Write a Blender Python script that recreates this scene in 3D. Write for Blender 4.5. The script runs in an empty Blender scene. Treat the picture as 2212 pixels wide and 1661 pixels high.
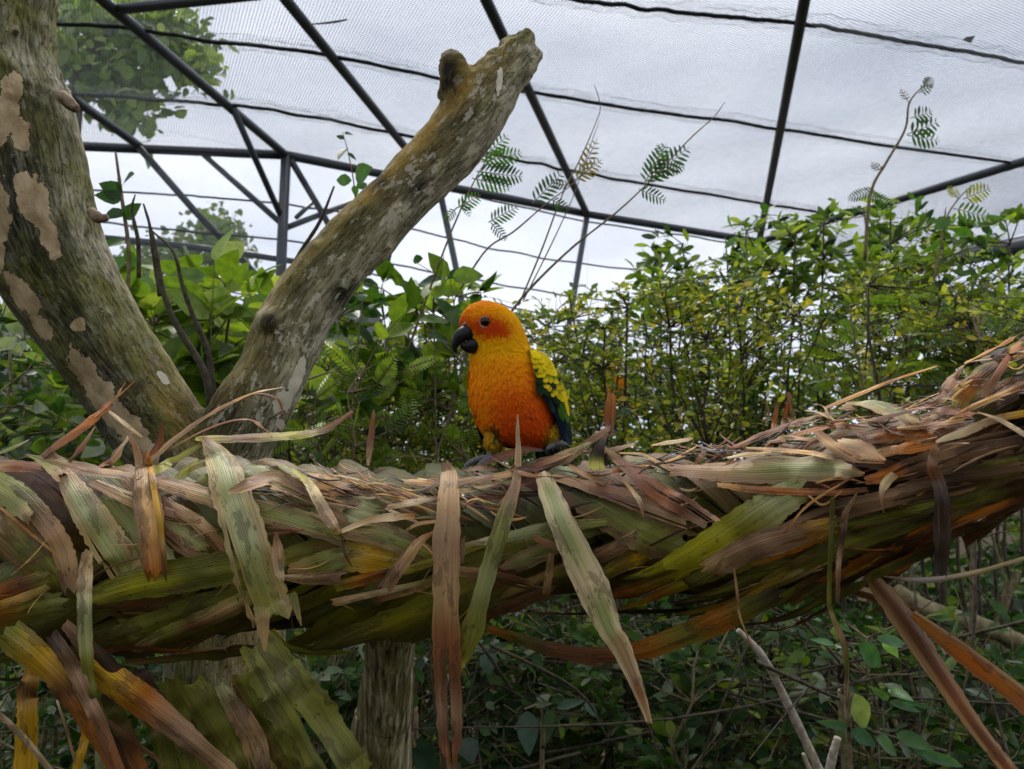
import bpy, bmesh, math, random
import numpy as np
from mathutils import Vector, noise as mnoise

random.seed(7); RNG = np.random.default_rng(7)
SC = bpy.context.scene
COL = SC.collection

# ------------------------------------------------------------------ camera, sky, sun, exposure
FPX = 1670.0; CX, CY = 1106.0, 830.5            # focal length and centre in units of a 2212 px wide picture
PITCH = math.radians(8.33)
CAMZ = 1.5
cam = bpy.data.cameras.new('camera'); camo = bpy.data.objects.new('camera', cam); COL.objects.link(camo)
camo.location = (0, 0, CAMZ); camo.rotation_euler = (math.pi/2 + PITCH, 0, 0)
cam.sensor_width = 36; cam.lens = 36*FPX/2212; cam.clip_start = 0.02; cam.clip_end = 2000
cam.dof.use_dof = True; cam.dof.focus_distance = 0.59; cam.dof.aperture_fstop = 15
SC.camera = camo

SUN_EL, SUN_AZ = math.radians(58), math.radians(-20)     # azimuth from +Y, towards +X
w = bpy.data.worlds.new('World'); SC.world = w; w.use_nodes = True
nt = w.node_tree; nt.nodes.clear()
o_ = nt.nodes.new('ShaderNodeOutputWorld'); bg = nt.nodes.new('ShaderNodeBackground'); bg.inputs['Strength'].default_value = 0.12
sky = nt.nodes.new('ShaderNodeTexSky'); sky.sky_type = 'NISHITA'; sky.sun_disc = False
sky.sun_elevation = SUN_EL; sky.sun_rotation = SUN_AZ
tc = nt.nodes.new('ShaderNodeTexCoord'); mp = nt.nodes.new('ShaderNodeMapping'); mp.inputs['Scale'].default_value = (1.1, 1.1, 3.2)
nz = nt.nodes.new('ShaderNodeTexNoise'); nz.inputs['Scale'].default_value = 2.1; nz.inputs['Detail'].default_value = 5; nz.inputs['Roughness'].default_value = 0.5
cr = nt.nodes.new('ShaderNodeValToRGB')
cr.color_ramp.elements[0].position = 0.34; cr.color_ramp.elements[0].color = (3.05, 3.3, 3.85, 1)
cr.color_ramp.elements[1].position = 0.68; cr.color_ramp.elements[1].color = (5.2, 5.35, 5.75, 1)
mx = nt.nodes.new('ShaderNodeMix'); mx.data_type = 'RGBA'; mx.inputs['Factor'].default_value = 0.93
L = nt.links.new
L(tc.outputs['Generated'], mp.inputs['Vector']); L(mp.outputs['Vector'], nz.inputs['Vector']); L(nz.outputs['Fac'], cr.inputs['Fac'])
L(sky.outputs['Color'], mx.inputs['A']); L(cr.outputs['Color'], mx.inputs['B']); L(mx.outputs['Result'], bg.inputs['Color']); L(bg.outputs['Background'], o_.inputs['Surface'])

sl = bpy.data.lights.new('sun', 'SUN'); sl.energy = 1.5; sl.angle = math.radians(11); sl.color = (1.0, 0.95, 0.87)
so = bpy.data.objects.new('sun', sl); COL.objects.link(so)
sdir = Vector((math.sin(SUN_AZ)*math.cos(SUN_EL), math.cos(SUN_AZ)*math.cos(SUN_EL), math.sin(SUN_EL)))
so.rotation_euler = sdir.to_track_quat('Z', 'Y').to_euler(); so.location = (0, 0, 20)

vs = SC.view_settings; vs.view_transform = 'Standard'; vs.look = 'None'; vs.exposure = 1.05; vs.gamma = 1.0; vs.use_curve_mapping = False
SC.cycles.use_denoising = True
SC.cycles.max_bounces = 8; SC.cycles.transparent_max_bounces = 8; SC.cycles.diffuse_bounces = 4

# ------------------------------------------------------------------ helpers
F = np.array([0, math.cos(PITCH), math.sin(PITCH)]); U = np.array([0, -math.sin(PITCH), math.cos(PITCH)]); R = np.array([1.0, 0, 0])
CAM = np.array([0, 0, CAMZ])
def at(px, py, d):
    return CAM + d*(F + (px-CX)/FPX*R - (py-CY)/FPX*U)
def atz(px, py, z):
    v = F + (px-CX)/FPX*R - (py-CY)/FPX*U
    return CAM + v*((z-CAMZ)/v[2])
def topx(P):
    P = np.asarray(P)-CAM; d = P@F
    return CX+FPX*(P@R)/d, CY-FPX*(P@U)/d, d
# picture regions in which points were measured -> 2212 px frame
REG = {'N': (0, 0, 1), 'A': (0, 918, .3335), 'B': (0, 1283, .3335), 'C': (737.6, 918, .3335), 'D': (737.6, 1283, .3335),
       'E': (1475, 702, .3576), 'F': (1475, 1121, .3333), 'K': (945, 621, .26)}
def reg(r, pts):
    ox, oy, s = REG[r]; return [(ox+x*s, oy+y*s) for x, y in pts]
def hexc(h):
    c = [int(h[i:i+2], 16)/255 for i in (0, 2, 4)]
    return np.array([x/12.92 if x <= .04045 else ((x+.055)/1.055)**2.4 for x in c])
def interp(xs, tab):
    t = np.asarray(tab, float); return np.interp(xs, t[:, 0], t[:, 1])
def unit(v):
    v = np.asarray(v, float); return v/np.maximum(np.linalg.norm(v, axis=-1, keepdims=True), 1e-9)
def tag(o, label=None, cat=None, group=None, kind=None):
    for k, v in (('label', label), ('category', cat), ('group', group), ('kind', kind)):
        if v: o[k] = v
    return o
def empty(name, loc, label=None, cat=None, group=None, kind=None):
    o = bpy.data.objects.new(name, None); o.empty_display_size = .05; COL.objects.link(o); o.location = tuple(loc)
    o['_l'] = 0; del o['_l']
    return tag(o, label, cat, group, kind)
def mesh_np(name, V, Fq, mat, col=None, uv=None, smooth=True, extra=None):
    me = bpy.data.meshes.new(name)
    V = np.asarray(V, np.float32)
    if isinstance(Fq, np.ndarray):
        n, k = Fq.shape
        me.vertices.add(len(V)); me.vertices.foreach_set('co', V.ravel())
        me.loops.add(n*k); me.loops.foreach_set('vertex_index', Fq.ravel().astype(np.int32))
        me.polygons.add(n); me.polygons.foreach_set('loop_start', np.arange(0, n*k, k, dtype=np.int32))
        me.update(calc_edges=True)
    else:
        me.from_pydata(V.tolist(), [], Fq); me.update()
    if smooth and len(me.polygons): me.polygons.foreach_set('use_smooth', np.ones(len(me.polygons), bool))
    if col is not None:
        a = me.attributes.new('lc', 'FLOAT_COLOR', 'POINT'); c = np.ones((len(V), 4), np.float32); c[:, :3] = col; a.data.foreach_set('color', c.ravel())
    if uv is not None:
        a = me.attributes.new('luv', 'FLOAT_VECTOR', 'POINT'); c = np.zeros((len(V), 3), np.float32); c[:, :uv.shape[1]] = uv; a.data.foreach_set('vector', c.ravel())
    for k, v in (extra or {}).items():
        a = me.attributes.new(k, 'FLOAT', 'POINT'); a.data.foreach_set('value', np.asarray(v, np.float32))
    if mat: me.materials.append(mat)
    return me
def link(name, me, parent=None, loc=None):
    o = bpy.data.objects.new(name, me); COL.objects.link(o)
    if loc is not None: o.location = tuple(loc)
    if parent is not None: o.parent = parent
    return o
def obj(name, V, Fq, mat, parent=None, **k):
    """one mesh object; vertices in world space, parent is an unrotated Empty"""
    V = np.asarray(V, float)
    if parent is not None: V = V-np.array(parent.location)
    return link(name, mesh_np(name, V, Fq, mat, **k), parent)
def spline(P, n):
    """Catmull-Rom through rows of P, n samples"""
    P = np.asarray(P, float)
    if len(P) == 2: return P[0]+(P[1]-P[0])*np.linspace(0, 1, n)[:, None]
    Q = np.vstack([2*P[0]-P[1], P, 2*P[-1]-P[-2]]); m = len(P)-1
    t = np.linspace(0, m, n); i = np.minimum(t.astype(int), m-1); f = (t-i)[:, None]
    a, b, c, d = Q[i], Q[i+1], Q[i+2], Q[i+3]
    return .5*(2*b+(c-a)*f+(2*a-5*b+4*c-d)*f*f+(3*b-a-3*c+d)*f**3)
def frames(P):
    T = unit(np.gradient(P, axis=0)); ref = np.array([.31, .17, .93]) if abs(T[:, 2]).mean() < .8 else np.array([1., .2, .1])
    S = unit(np.cross(T, ref)); B = np.cross(S, T); return T, S, B
def tube_arr(P, r, k=6, caps=True):
    P = np.asarray(P, float); n = len(P); r = np.broadcast_to(np.asarray(r, float), (n,))
    T, S, B = frames(P); a = np.arange(k)*2*math.pi/k
    V = (P[:, None]+r[:, None, None]*(np.cos(a)[None, :, None]*S[:, None]+np.sin(a)[None, :, None]*B[:, None])).reshape(-1, 3)
    i = np.arange(n-1)[:, None]*k; j = np.arange(k)[None]; jn = (j+1) % k
    Q = np.stack([i+j, i+jn, i+k+jn, i+k+j], -1).reshape(-1, 4)
    if caps:
        V = np.vstack([V, P[0], P[-1]]); c0 = n*k
        jj = np.arange(k); jn = (jj+1) % k
        Q = np.vstack([Q, np.stack([np.full(k, c0), jn, jj, jj], -1), np.stack([np.full(k, c0+1), (n-1)*k+jj, (n-1)*k+jn, (n-1)*k+jn], -1)])
    return V, Q
def quads_tris(Q):
    return [tuple(dict.fromkeys(q)) for q in Q.tolist()]
def tube(name, P, r, mat, parent=None, k=8, n=None, col=None):
    P = np.asarray(P, float)
    if n:
        r = np.interp(np.linspace(0, 1, n), np.linspace(0, 1, len(P)), np.broadcast_to(r, (len(P),))); P = spline(P, n)
    V, Q = tube_arr(P, r, k)
    return obj(name, V, quads_tris(Q), mat, parent, col=None if col is None else np.tile(col, (len(V), 1)))
def join_tubes(name, lines, mat, parent=None, k=4, kind=None):
    Vs, Qs, o = [], [], 0
    for P, r in lines:
        V, Q = tube_arr(P, r, k, caps=False); Vs.append(V); Qs.append(Q+o); o += len(V)
    ob = obj(name, np.vstack(Vs), np.vstack(Qs), mat, parent)
    return tag(ob, kind=kind)

# ------------------------------------------------------------------ materials
def newmat(name):
    m = bpy.data.materials.new(name); m.use_nodes = True; t = m.node_tree; t.nodes.clear()
    out = t.nodes.new('ShaderNodeOutputMaterial'); return m, t, out
class NB:
    def __init__(s, t): s.t = t
    def n(s, typ, **k):
        nd = s.t.nodes.new('ShaderNode'+typ)
        for a, b in k.items(): setattr(nd, a, b)
        return nd
    def l(s, a, b): s.t.links.new(a, b)
    def math(s, op, a, b=None, c=None, clamp=False):
        nd = s.n('Math', operation=op, use_clamp=clamp)
        for i, v in enumerate((a, b, c)):
            if v is None: continue
            if hasattr(v, 'links'): s.l(v, nd.inputs[i])
            else: nd.inputs[i].default_value = v
        return nd.outputs[0]
    def noise(s, vec, scale=1, detail=3, rough=.5, w=None):
        nd = s.n('TexNoise'); nd.inputs['Scale'].default_value = scale; nd.inputs['Detail'].default_value = detail; nd.inputs['Roughness'].default_value = rough
        if w is not None: nd.noise_dimensions = '4D'; s.l(w, nd.inputs['W'])
        if vec is not None: s.l(vec, nd.inputs['Vector'])
        return nd.outputs['Fac']
    def vmul(s, v, sc):
        nd = s.n('VectorMath', operation='MULTIPLY'); s.l(v, nd.inputs[0]); nd.inputs[1].default_value = sc; return nd.outputs[0]
    def ramp(s, f, *stops):
        nd = s.n('ValToRGB'); e = nd.color_ramp.elements
        while len(e) < len(stops): e.new(.5)
        for k, (p, c) in zip(e, stops):
            k.position = p; k.color = (*(c if hasattr(c, '__len__') else (c, c, c)), 1)
        s.l(f, nd.inputs[0]); return nd.outputs[0]
    def mix(s, f, a, b, mode='MIX'):
        nd = s.n('Mix', data_type='RGBA', blend_type=mode)
        for i, v in (('Factor', f), ('A', a), ('B', b)):
            if hasattr(v, 'links'): s.l(v, nd.inputs[i])
            elif i == 'Factor': nd.inputs[i].default_value = v
            else: nd.inputs[i].default_value = (*v, 1)
        return nd.outputs['Result']
    def bump(s, h, strength=.3, dist=.001):
        nd = s.n('Bump'); nd.inputs['Strength'].default_value = strength; nd.inputs['Distance'].default_value = dist; s.l(h, nd.inputs['Height']); return nd.outputs[0]
    def bsdf(s, col, rough=.6, spec=.3, normal=None, **k):
        b = s.n('BsdfPrincipled')
        if hasattr(col, 'links'): s.l(col, b.inputs['Base Color'])
        else: b.inputs['Base Color'].default_value = (*col, 1)
        if hasattr(rough, 'links'): s.l(rough, b.inputs['Roughness'])
        else: b.inputs['Roughness'].default_value = rough
        b.inputs['Specular IOR Level'].default_value = spec
        for a, v in k.items(): b.inputs[a].default_value = v
        if normal is not None: s.l(normal, b.inputs['Normal'])
        return b.outputs[0]
    def transl(s, col, sh, f):
        t = s.n('BsdfTranslucent'); s.l(col, t.inputs[0]); m = s.n('MixShader'); m.inputs[0].default_value = f
        s.l(sh, m.inputs[1]); s.l(t.outputs[0], m.inputs[2]); return m.outputs[0]

def blade_material(name):
    m, t, out = newmat(name); b = NB(t)
    lc = b.n('Attribute', attribute_name='lc').outputs['Color']; uv = b.n('Attribute', attribute_name='luv').outputs['Vector']
    rnd = b.math('MULTIPLY', b.n('ObjectInfo').outputs['Random'], 40.0)
    fine = b.noise(b.vmul(uv, (620, 9, 0)), 1, 4, .65, rnd)
    strk = b.noise(b.vmul(uv, (190, 5, 0)), 1, 4, .6, rnd)
    blot = b.noise(b.vmul(uv, (95, 34, 0)), 1, 5, .65, rnd)
    spot = b.noise(b.vmul(uv, (420, 210, 0)), 1, 3, .5, rnd)
    sx = b.n('SeparateXYZ'); b.l(uv, sx.inputs[0])
    vein = b.math('SINE', b.math('ADD', b.math('MULTIPLY', sx.outputs[0], 4300.), b.math('MULTIPLY', strk, 9.)))
    c = b.mix(1.0, lc, b.ramp(fine, (.36, .92), (.5, 1.12), (.64, 1.32)), 'MULTIPLY')
    c = b.mix(1.0, c, b.ramp(b.math('MULTIPLY_ADD', vein, .5, .5), (.1, .945), (.7, 1.03)), 'MULTIPLY')
    c = b.mix(1.0, c, b.ramp(strk, (.36, (.82, .80, .78)), (.64, (1.18, 1.16, 1.08))), 'MULTIPLY')
    dead = b.ramp(blot, (.56, 0.), (.61, .8))
    c = b.mix(dead, c, b.mix(.62, c, tuple(hexc('5e4638'))))
    edge = b.math('MULTIPLY', b.ramp(blot, (.54, 0.), (.57, 1.)), b.ramp(blot, (.575, 1.), (.61, 0.)))
    c = b.mix(b.math('MULTIPLY', edge, .45), c, tuple(hexc('33231b')))
    c = b.mix(b.ramp(spot, (.66, 0.), (.72, .75)), c, tuple(hexc('2e231a')))
    pale = b.ramp(b.noise(b.vmul(uv, (330, 14, 0)), 1, 3, .6, b.math('ADD', rnd, 7.3)), (.6, 0.), (.72, .28))
    c = b.mix(pale, c, tuple(hexc('b9a68a')))
    h = b.math('ADD', b.math('ADD', fine, b.math('MULTIPLY', strk, .8)), b.math('MULTIPLY', vein, .07))
    sh = b.bsdf(c, b.ramp(strk, (.3, .42), (.7, .64)), .3, b.bump(h, .7, .0012))
    sh = b.transl(c, sh, .13); b.l(sh, out.inputs[0]); return m
M_BLADE = blade_material('dry_leaf_blade')

def leaf_material(name, tr=.4, rough=.42, spec=.27):
    m, t, out = newmat(name); b = NB(t)
    lc = b.n('Attribute', attribute_name='lc').outputs['Color']
    g = b.n('NewGeometry').outputs['Position']; n1 = b.noise(b.vmul(g, (70, 70, 70)), 1, 3)
    c = b.mix(1.0, lc, b.ramp(n1, (.3, .72), (.7, 1.25)), 'MULTIPLY')
    sp = b.noise(b.vmul(g, (260, 260, 260)), 1, 2); c = b.mix(b.ramp(sp, (.68, 0.), (.74, .5)), c, tuple(hexc('55481f')))
    sh = b.bsdf(c, rough, spec, b.bump(n1, .25, .002))
    tcl = b.mix(1.0, c, (1.25, 1.35, .55), 'MULTIPLY')
    b.l(b.transl(tcl, sh, tr), out.inputs[0]); return m
M_LEAF = leaf_material('green_leaf')
M_FARLEAF = leaf_material('far_leaf', .42, .5, .3)

def simple(name, c1, c2, scale, rough=.8, spec=.2, bump=.3, bd=.002, stretch=(1, 1, 1), detail=5):
    m, t, out = newmat(name); b = NB(t)
    p = b.vmul(b.n('NewGeometry').outputs['Position'], stretch); n1 = b.noise(p, scale, detail, .6)
    c = b.ramp(n1, (.3, tuple(c1)), (.7, tuple(c2)))
    b.l(b.bsdf(c, rough, spec, b.bump(n1, bump, bd)), out.inputs[0]); return m
M_TWIG = simple('twig_bark', hexc('4a3d2c'), hexc('8a7c5e'), 120)
M_DARKTWIG = simple('dark_twig', hexc('231d16'), hexc('5a5140'), 90)
M_PALETWIG = simple('pale_twig', hexc('7d7060'), hexc('c0b4a2'), 150, bump=.6)
M_PIPE = simple('grey_painted_pipe', hexc('2c3136'), hexc('41474d'), 6, .45, .45, .1)
M_CABLE = simple('dark_cable', hexc('17191a'), hexc('2a2c2c'), 40, .7, .2)
M_NET = simple('net_thread', hexc('9aa0a6'), hexc('b4b9be'), 20, .8, .1)
M_WOOD = None

# ------------------------------------------------------------------ ground
gm, gt, gout = newmat('leaf_litter_soil'); b = NB(gt)
gp = b.n('NewGeometry').outputs['Position']; n1 = b.noise(gp, 3, 6, .6); n2 = b.noise(gp, 45, 5, .65)
gc = b.mix(b.ramp(n2, (.42, 0.), (.6, 1.)), b.ramp(n1, (.35, tuple(hexc('2a2219'))), (.65, tuple(hexc('36361f')))), tuple(hexc('4a3d2c')))
b.l(b.bsdf(gc, .95, .1, b.bump(n2, .8, .03)), gout.inputs[0])
n = 60
g = np.linspace(-1, 1, n); g = np.sign(g)*np.abs(g)**3*600
X, Y = np.meshgrid(g, g); Z = np.array([[.06*mnoise.noise((x*.5, y*.5, 0)) if abs(x) < 40 and abs(y) < 40 else 0 for x, y in zip(a, c)] for a, c in zip(X, Y)])-.05
ii, jj = np.meshgrid(np.arange(n-1), np.arange(n-1)); q = (jj*n+ii).ravel()
tag(obj('ground', np.stack([X, Y, Z], -1).reshape(-1, 3), np.stack([q, q+1, q+n+1, q+n], -1), gm), kind='structure')

# ------------------------------------------------------------------ aviary frame of pipes, cables and netting
HZ = CAMZ+2.25
aviary = empty('aviary', atz(618, 335, HZ)*np.array([1, 1, 0]), 'dark grey pipe frame of the aviary roof and its corner post', 'aviary frame')
def pipe(pts, r, name='pipe', m=M_PIPE, par=None, n=None):
    return tube(name, np.array(pts), r, m, par or aviary, 10, n)
J0, J1, J2, J3 = atz(-420, 290, HZ), atz(618, 335, HZ), atz(1268, 462, HZ), atz(1640, 522, HZ)
J4 = atz(2500, 262, HZ); JM = atz(940, 398, HZ)
for a, c in ((J0, J1), (J1, J2), (J2, J3), (J3, J4)): pipe([a, c], .031)
pipe([J1*np.array([1, 1, 0])-np.array([0, 0, .1]), J1], .034, 'corner_post')
vp = unit(at(1500, 1078, 1)-CAM)
def rafter(J, px, py, z, r=.027):
    e = atz(px, py, z); pipe([J, J+(e-J)*1.6], r, 'rafter')
rafter(J1, 210, -10, HZ); rafter(JM, 618, 0, HZ); rafter(J2, 1050, 0, HZ); rafter(J3, 1738, 0, HZ)
rafter(atz(305, 318, HZ), 140, 200, HZ)
pipe([atz(255, 20, HZ), atz(560, -12, HZ)], .024)
def dpt(px, py, ref): return at(px, py, topx(ref)[2])
pipe([dpt(1268, 466, J2), at(1226, 720, topx(J2)[2]*1.02), at(1195, 1000, topx(J2)[2]*1.05)], .024, 'wall_post')
pipe([dpt(948, 402, JM), at(992, 612, topx(JM)[2]*1.03), at(1030, 950, topx(JM)[2]*1.06)], .024, 'wall_post')
d1 = topx(J1)[2]
K1 = at(618, 492, d1)
for p0 in ((502, 232), (436, 330)):
    pipe([K1, atz(p0[0], p0[1], HZ)], .02, 'brace')
pipe([at(300, 318, d1*.97), at(420, 455, d1*1.0), at(560, 600, d1*1.05)], .023, 'brace')
pipe([at(628, 345, d1), at(690, 450, d1*1.04), at(770, 590, d1*1.1)], .023, 'brace')
pipe([K1, at(750, 441, d1*1.1), at(830, 410, d1*1.15)], .02, 'brace')
pipe([at(640, 470, d1*1.02), at(676, 436, d1*1.05)], .016, 'brace')
pipe([at(200, 512, d1*.95), at(430, 535, d1), at(620, 562, d1*1.02), at(800, 590, d1*1.1)], .022, 'wall_rail', n=12)
pipe([at(1820, 640, 3.2), at(1930, 585, 3.0), at(2140, 545, 2.8), at(2300, 512, 2.6)], .03, 'side_beam', n=10)
pipe([at(1900, 605, 3.3), at(2020, 560, 3.1), at(2212, 520, 2.9), at(2300, 505, 2.8)], .02, 'side_beam', n=10)
# cables under the net
roof_cables = [
 [(60, 50), (250, 57), (430, 85), (715, 120), (960, 172), (1150, 200), (1370, 235), (1665, 275), (1900, 312), (2300, 368)],
 [(1150, -14), (1450, 25), (1720, 50), (1960, 90), (2300, 150)],
 [(60, 196), (300, 212), (505, 228), (620, 243), (865, 290), (1120, 345), (1240, 370), (1380, 395), (1620, 435), (1770, 458)]]
wall_cables = [
 [(100, 318), (300, 326), (480, 337), (620, 344), (760, 367), (985, 415), (1268, 478), (1500, 512), (1640, 536)],
 [(190, 410), (360, 420), (500, 430), (700, 452), (880, 492), (1080, 540), (1300, 575), (1600, 600)],
 [(220, 480), (400, 500), (640, 522), (800, 560), (1000, 600), (1240, 640), (1600, 690)],
 [(800, 590), (1000, 640), (1240, 690), (1500, 720)]]
WD = lambda x: np.interp(x, [0, 618, 1268, 1640], [topx(atz(0, 309, HZ))[2], d1, topx(J2)[2], topx(J3)[2]])*1.02
thr = []
for k, cl in enumerate(roof_cables):
    P = np.array([atz(x, y, HZ+.01) for x, y in cl]); Q = spline(P, 80)
    Q[:, 2] += [.012*mnoise.noise((i*.35, k*5, 1)) for i in range(80)]
    pipe(Q, .0105, 'cable', M_CABLE)
    for s in range(-7, 8):                       # net bunched in ripples along the cable
        if s == 0: continue
        T = unit(np.gradient(Q, axis=0)); S = np.cross(T, [0, 0, 1.0])
        thr.append((Q+S*(s*.011)[None] if False else Q+S*np.array([s*.011+.011*mnoise.noise((i*.5, s*.25, k*9)) for i in range(80)])[:, None]+np.array([0, 0, .01])
                    + np.array([0, 0, 1])*np.array([.02*mnoise.noise((i*.45, s*.3, k*7)) for i in range(80)])[:, None], .0011))
for k, cl in enumerate(wall_cables):
    P = np.array([at(x, y, WD(x)) for x, y in cl]); Q = spline(P, 60)
    Q[:, 2] += [.012*mnoise.noise((i*.4, k*5, 3)) for i in range(60)]
    pipe(Q, .007, 'cable', M_CABLE)
netroot = empty('aviary_net', (0, 5, 0), 'fine pale grey bird netting stretched over the aviary roof and far side', 'net')
def ribbons(lines, mat, name, parent, toward=None):
    """flat threads: each line (n,3) with a width, facing the camera's side"""
    Vs, Qs, o = [], [], 0
    for P, wd in lines:
        T = unit(np.gradient(P, axis=0)); S = unit(np.cross(T, unit(CAM-P)))*wd*.5
        V = np.empty((2*len(P), 3)); V[0::2] = P-S; V[1::2] = P+S
        i = np.arange(len(P)-1)*2; Qs.append(np.stack([i, i+1, i+3, i+2], -1)+o); Vs.append(V); o += len(V)
    return obj(name, np.vstack(Vs), np.vstack(Qs), mat, parent, smooth=False)
# roof threads run along two directions of the roof plane
ex = unit((J2-J1)*np.array([1, 1, 0])); ey = unit(np.cross([0, 0, 1.0], ex)); O = J1.copy()
def roof_sag(a, c): return HZ+.02+.025*np.sin(a*.9+1.1*np.sin(c*.7))*np.cos(c*1.1)+.006*np.sin(a*7+c*4)
SP = .0150
lines = []
t_ = np.linspace(-6.5, 5.5, 46)
def roof_line_ok(P):
    x, y, d = topx(P); return (d > .3) & (x > -250) & (x < 2500) & (y > -200) & (y < 760)
def add_roof(a, c):
    P = O+a[:, None]*ex+c[:, None]*ey; P[:, 2] = roof_sag(a, c)
    ok = roof_line_ok(P) & (P[:, 1] > .4)
    if ok.sum() > 2:
        i = np.where(ok)[0]; P = P[i[0]:i[-1]+1]
        if len(P) > 2: lines.append((P, .0018))
aJ, cJ = (J0-O)@ex, (J0-O)@ey
for c in np.arange(-4.2, .02, SP): add_roof(t_*1., np.full(46, c))
for c in np.arange(.02, cJ, SP): add_roof(np.linspace(-4.5, aJ*c/cJ, 20), np.full(20, c))
for a in np.arange(-4.5, 6.0, SP): add_roof(np.full(22, a), np.linspace(-4.2, max(.02, cJ*a/aJ), 22))
ribbons(lines+thr, M_NET, 'roof_net', netroot)
lines = []
eave = [J0, J1, J2, J3, J4]
SPW = .013
for a, c in zip(eave[:-1], eave[1:]):
    ln = np.linalg.norm(c-a)
    for s in np.arange(0, ln, SPW):
        p = a+(c-a)*s/ln; z = np.linspace(0, 1, 8)
        P = np.repeat(p[None], 8, 0); P[:, 2] = HZ-z*2.0; P[:, 1] += .03+.05*np.sin(z*3+s*2)
        if -100 < topx(p)[0] < 2300: lines.append((P, .0011))
    for z in np.arange(0, 2.0, SPW):
        P = a+(c-a)*np.linspace(0, 1, 20)[:, None]; P[:, 2] = HZ-z; P[:, 1] += .03+.05*np.sin(z*1.5+np.linspace(0, ln, 20)*2)
        lines.append((P, .0011))
ribbons(lines, M_NET, 'wall_net', netroot)

# ------------------------------------------------------------------ woven rail of dry leaf blades
RT = [(-200, 985), (0, 992), (300, 1012), (440, 985), (700, 1004), (1000, 1018), (1200, 1008), (1400, 985), (1600, 935), (1800, 880), (2000, 850), (2100, 800), (2212, 735), (2450, 600)]
RB = [(-200, 1475), (0, 1478), (300, 1465), (600, 1440), (850, 1408), (1000, 1385), (1100, 1345), (1200, 1325), (1400, 1340), (1550, 1356), (1690, 1354), (1800, 1316), (1900, 1270), (2021, 1227), (2212, 1116), (2450, 1000)]
RD = [(-200, .585), (0, .595), (700, .61), (1200, .61), (1700, .575), (2212, .50), (2450, .46)]
def rail(x):
    t, bt, d = interp(x, RT), interp(x, RB), interp(x, RD); return (t+bt)/2, (bt-t)/2, d
def surf(x, y, lift=0., hang=False):
    """3D point on the front of the rail at picture point x, y; lift in metres towards the viewer. Also the surface normal"""
    x = np.asarray(x, float); y = np.asarray(y, float)
    c, h, d = rail(x); q = (y-c)/h; r = h*d/FPX
    o = np.sqrt(np.clip(1-q*q, 0, 1))*r*.78
    if hang: o = np.where(q > 0, r*.78, o)
    qq = np.clip(q, -.9, 0 if hang else .9)
    P = np.stack([at(a, b2, dd-oo-l) for a, b2, dd, oo, l in zip(x, y, d, o, np.broadcast_to(lift, x.shape))])
    N = -F[None]*np.sqrt(1-qq*qq)[:, None]-U[None]*qq[:, None]
    return P, N
woven = empty('woven_rail', surf([1106], [1180])[0][0]*np.array([1, 1, 0])+np.array([0, 0, 1.3]), 'thick plaited rail of dry green and brown leaf blades under the parrot', 'woven rail')
# dense inner bundle, coloured near black so the gaps look deep in shade
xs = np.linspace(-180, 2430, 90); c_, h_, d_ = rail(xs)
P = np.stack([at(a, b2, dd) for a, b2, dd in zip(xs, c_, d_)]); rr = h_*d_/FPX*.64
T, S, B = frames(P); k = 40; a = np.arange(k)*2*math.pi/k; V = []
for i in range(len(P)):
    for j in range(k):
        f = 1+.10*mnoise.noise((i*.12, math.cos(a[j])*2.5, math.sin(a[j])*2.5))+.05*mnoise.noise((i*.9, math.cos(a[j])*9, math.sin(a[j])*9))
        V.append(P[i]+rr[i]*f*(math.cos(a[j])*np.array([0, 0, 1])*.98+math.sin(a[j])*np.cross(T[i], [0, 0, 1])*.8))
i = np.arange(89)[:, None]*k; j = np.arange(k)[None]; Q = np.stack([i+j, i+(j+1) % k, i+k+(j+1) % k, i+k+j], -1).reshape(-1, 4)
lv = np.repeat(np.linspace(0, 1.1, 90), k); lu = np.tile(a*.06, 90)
core = obj('inner_bundle', np.array(V), Q, M_BLADE, woven, col=np.tile(hexc('1f1711'), (len(V), 1)), uv=np.stack([lu, lv], -1))

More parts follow.
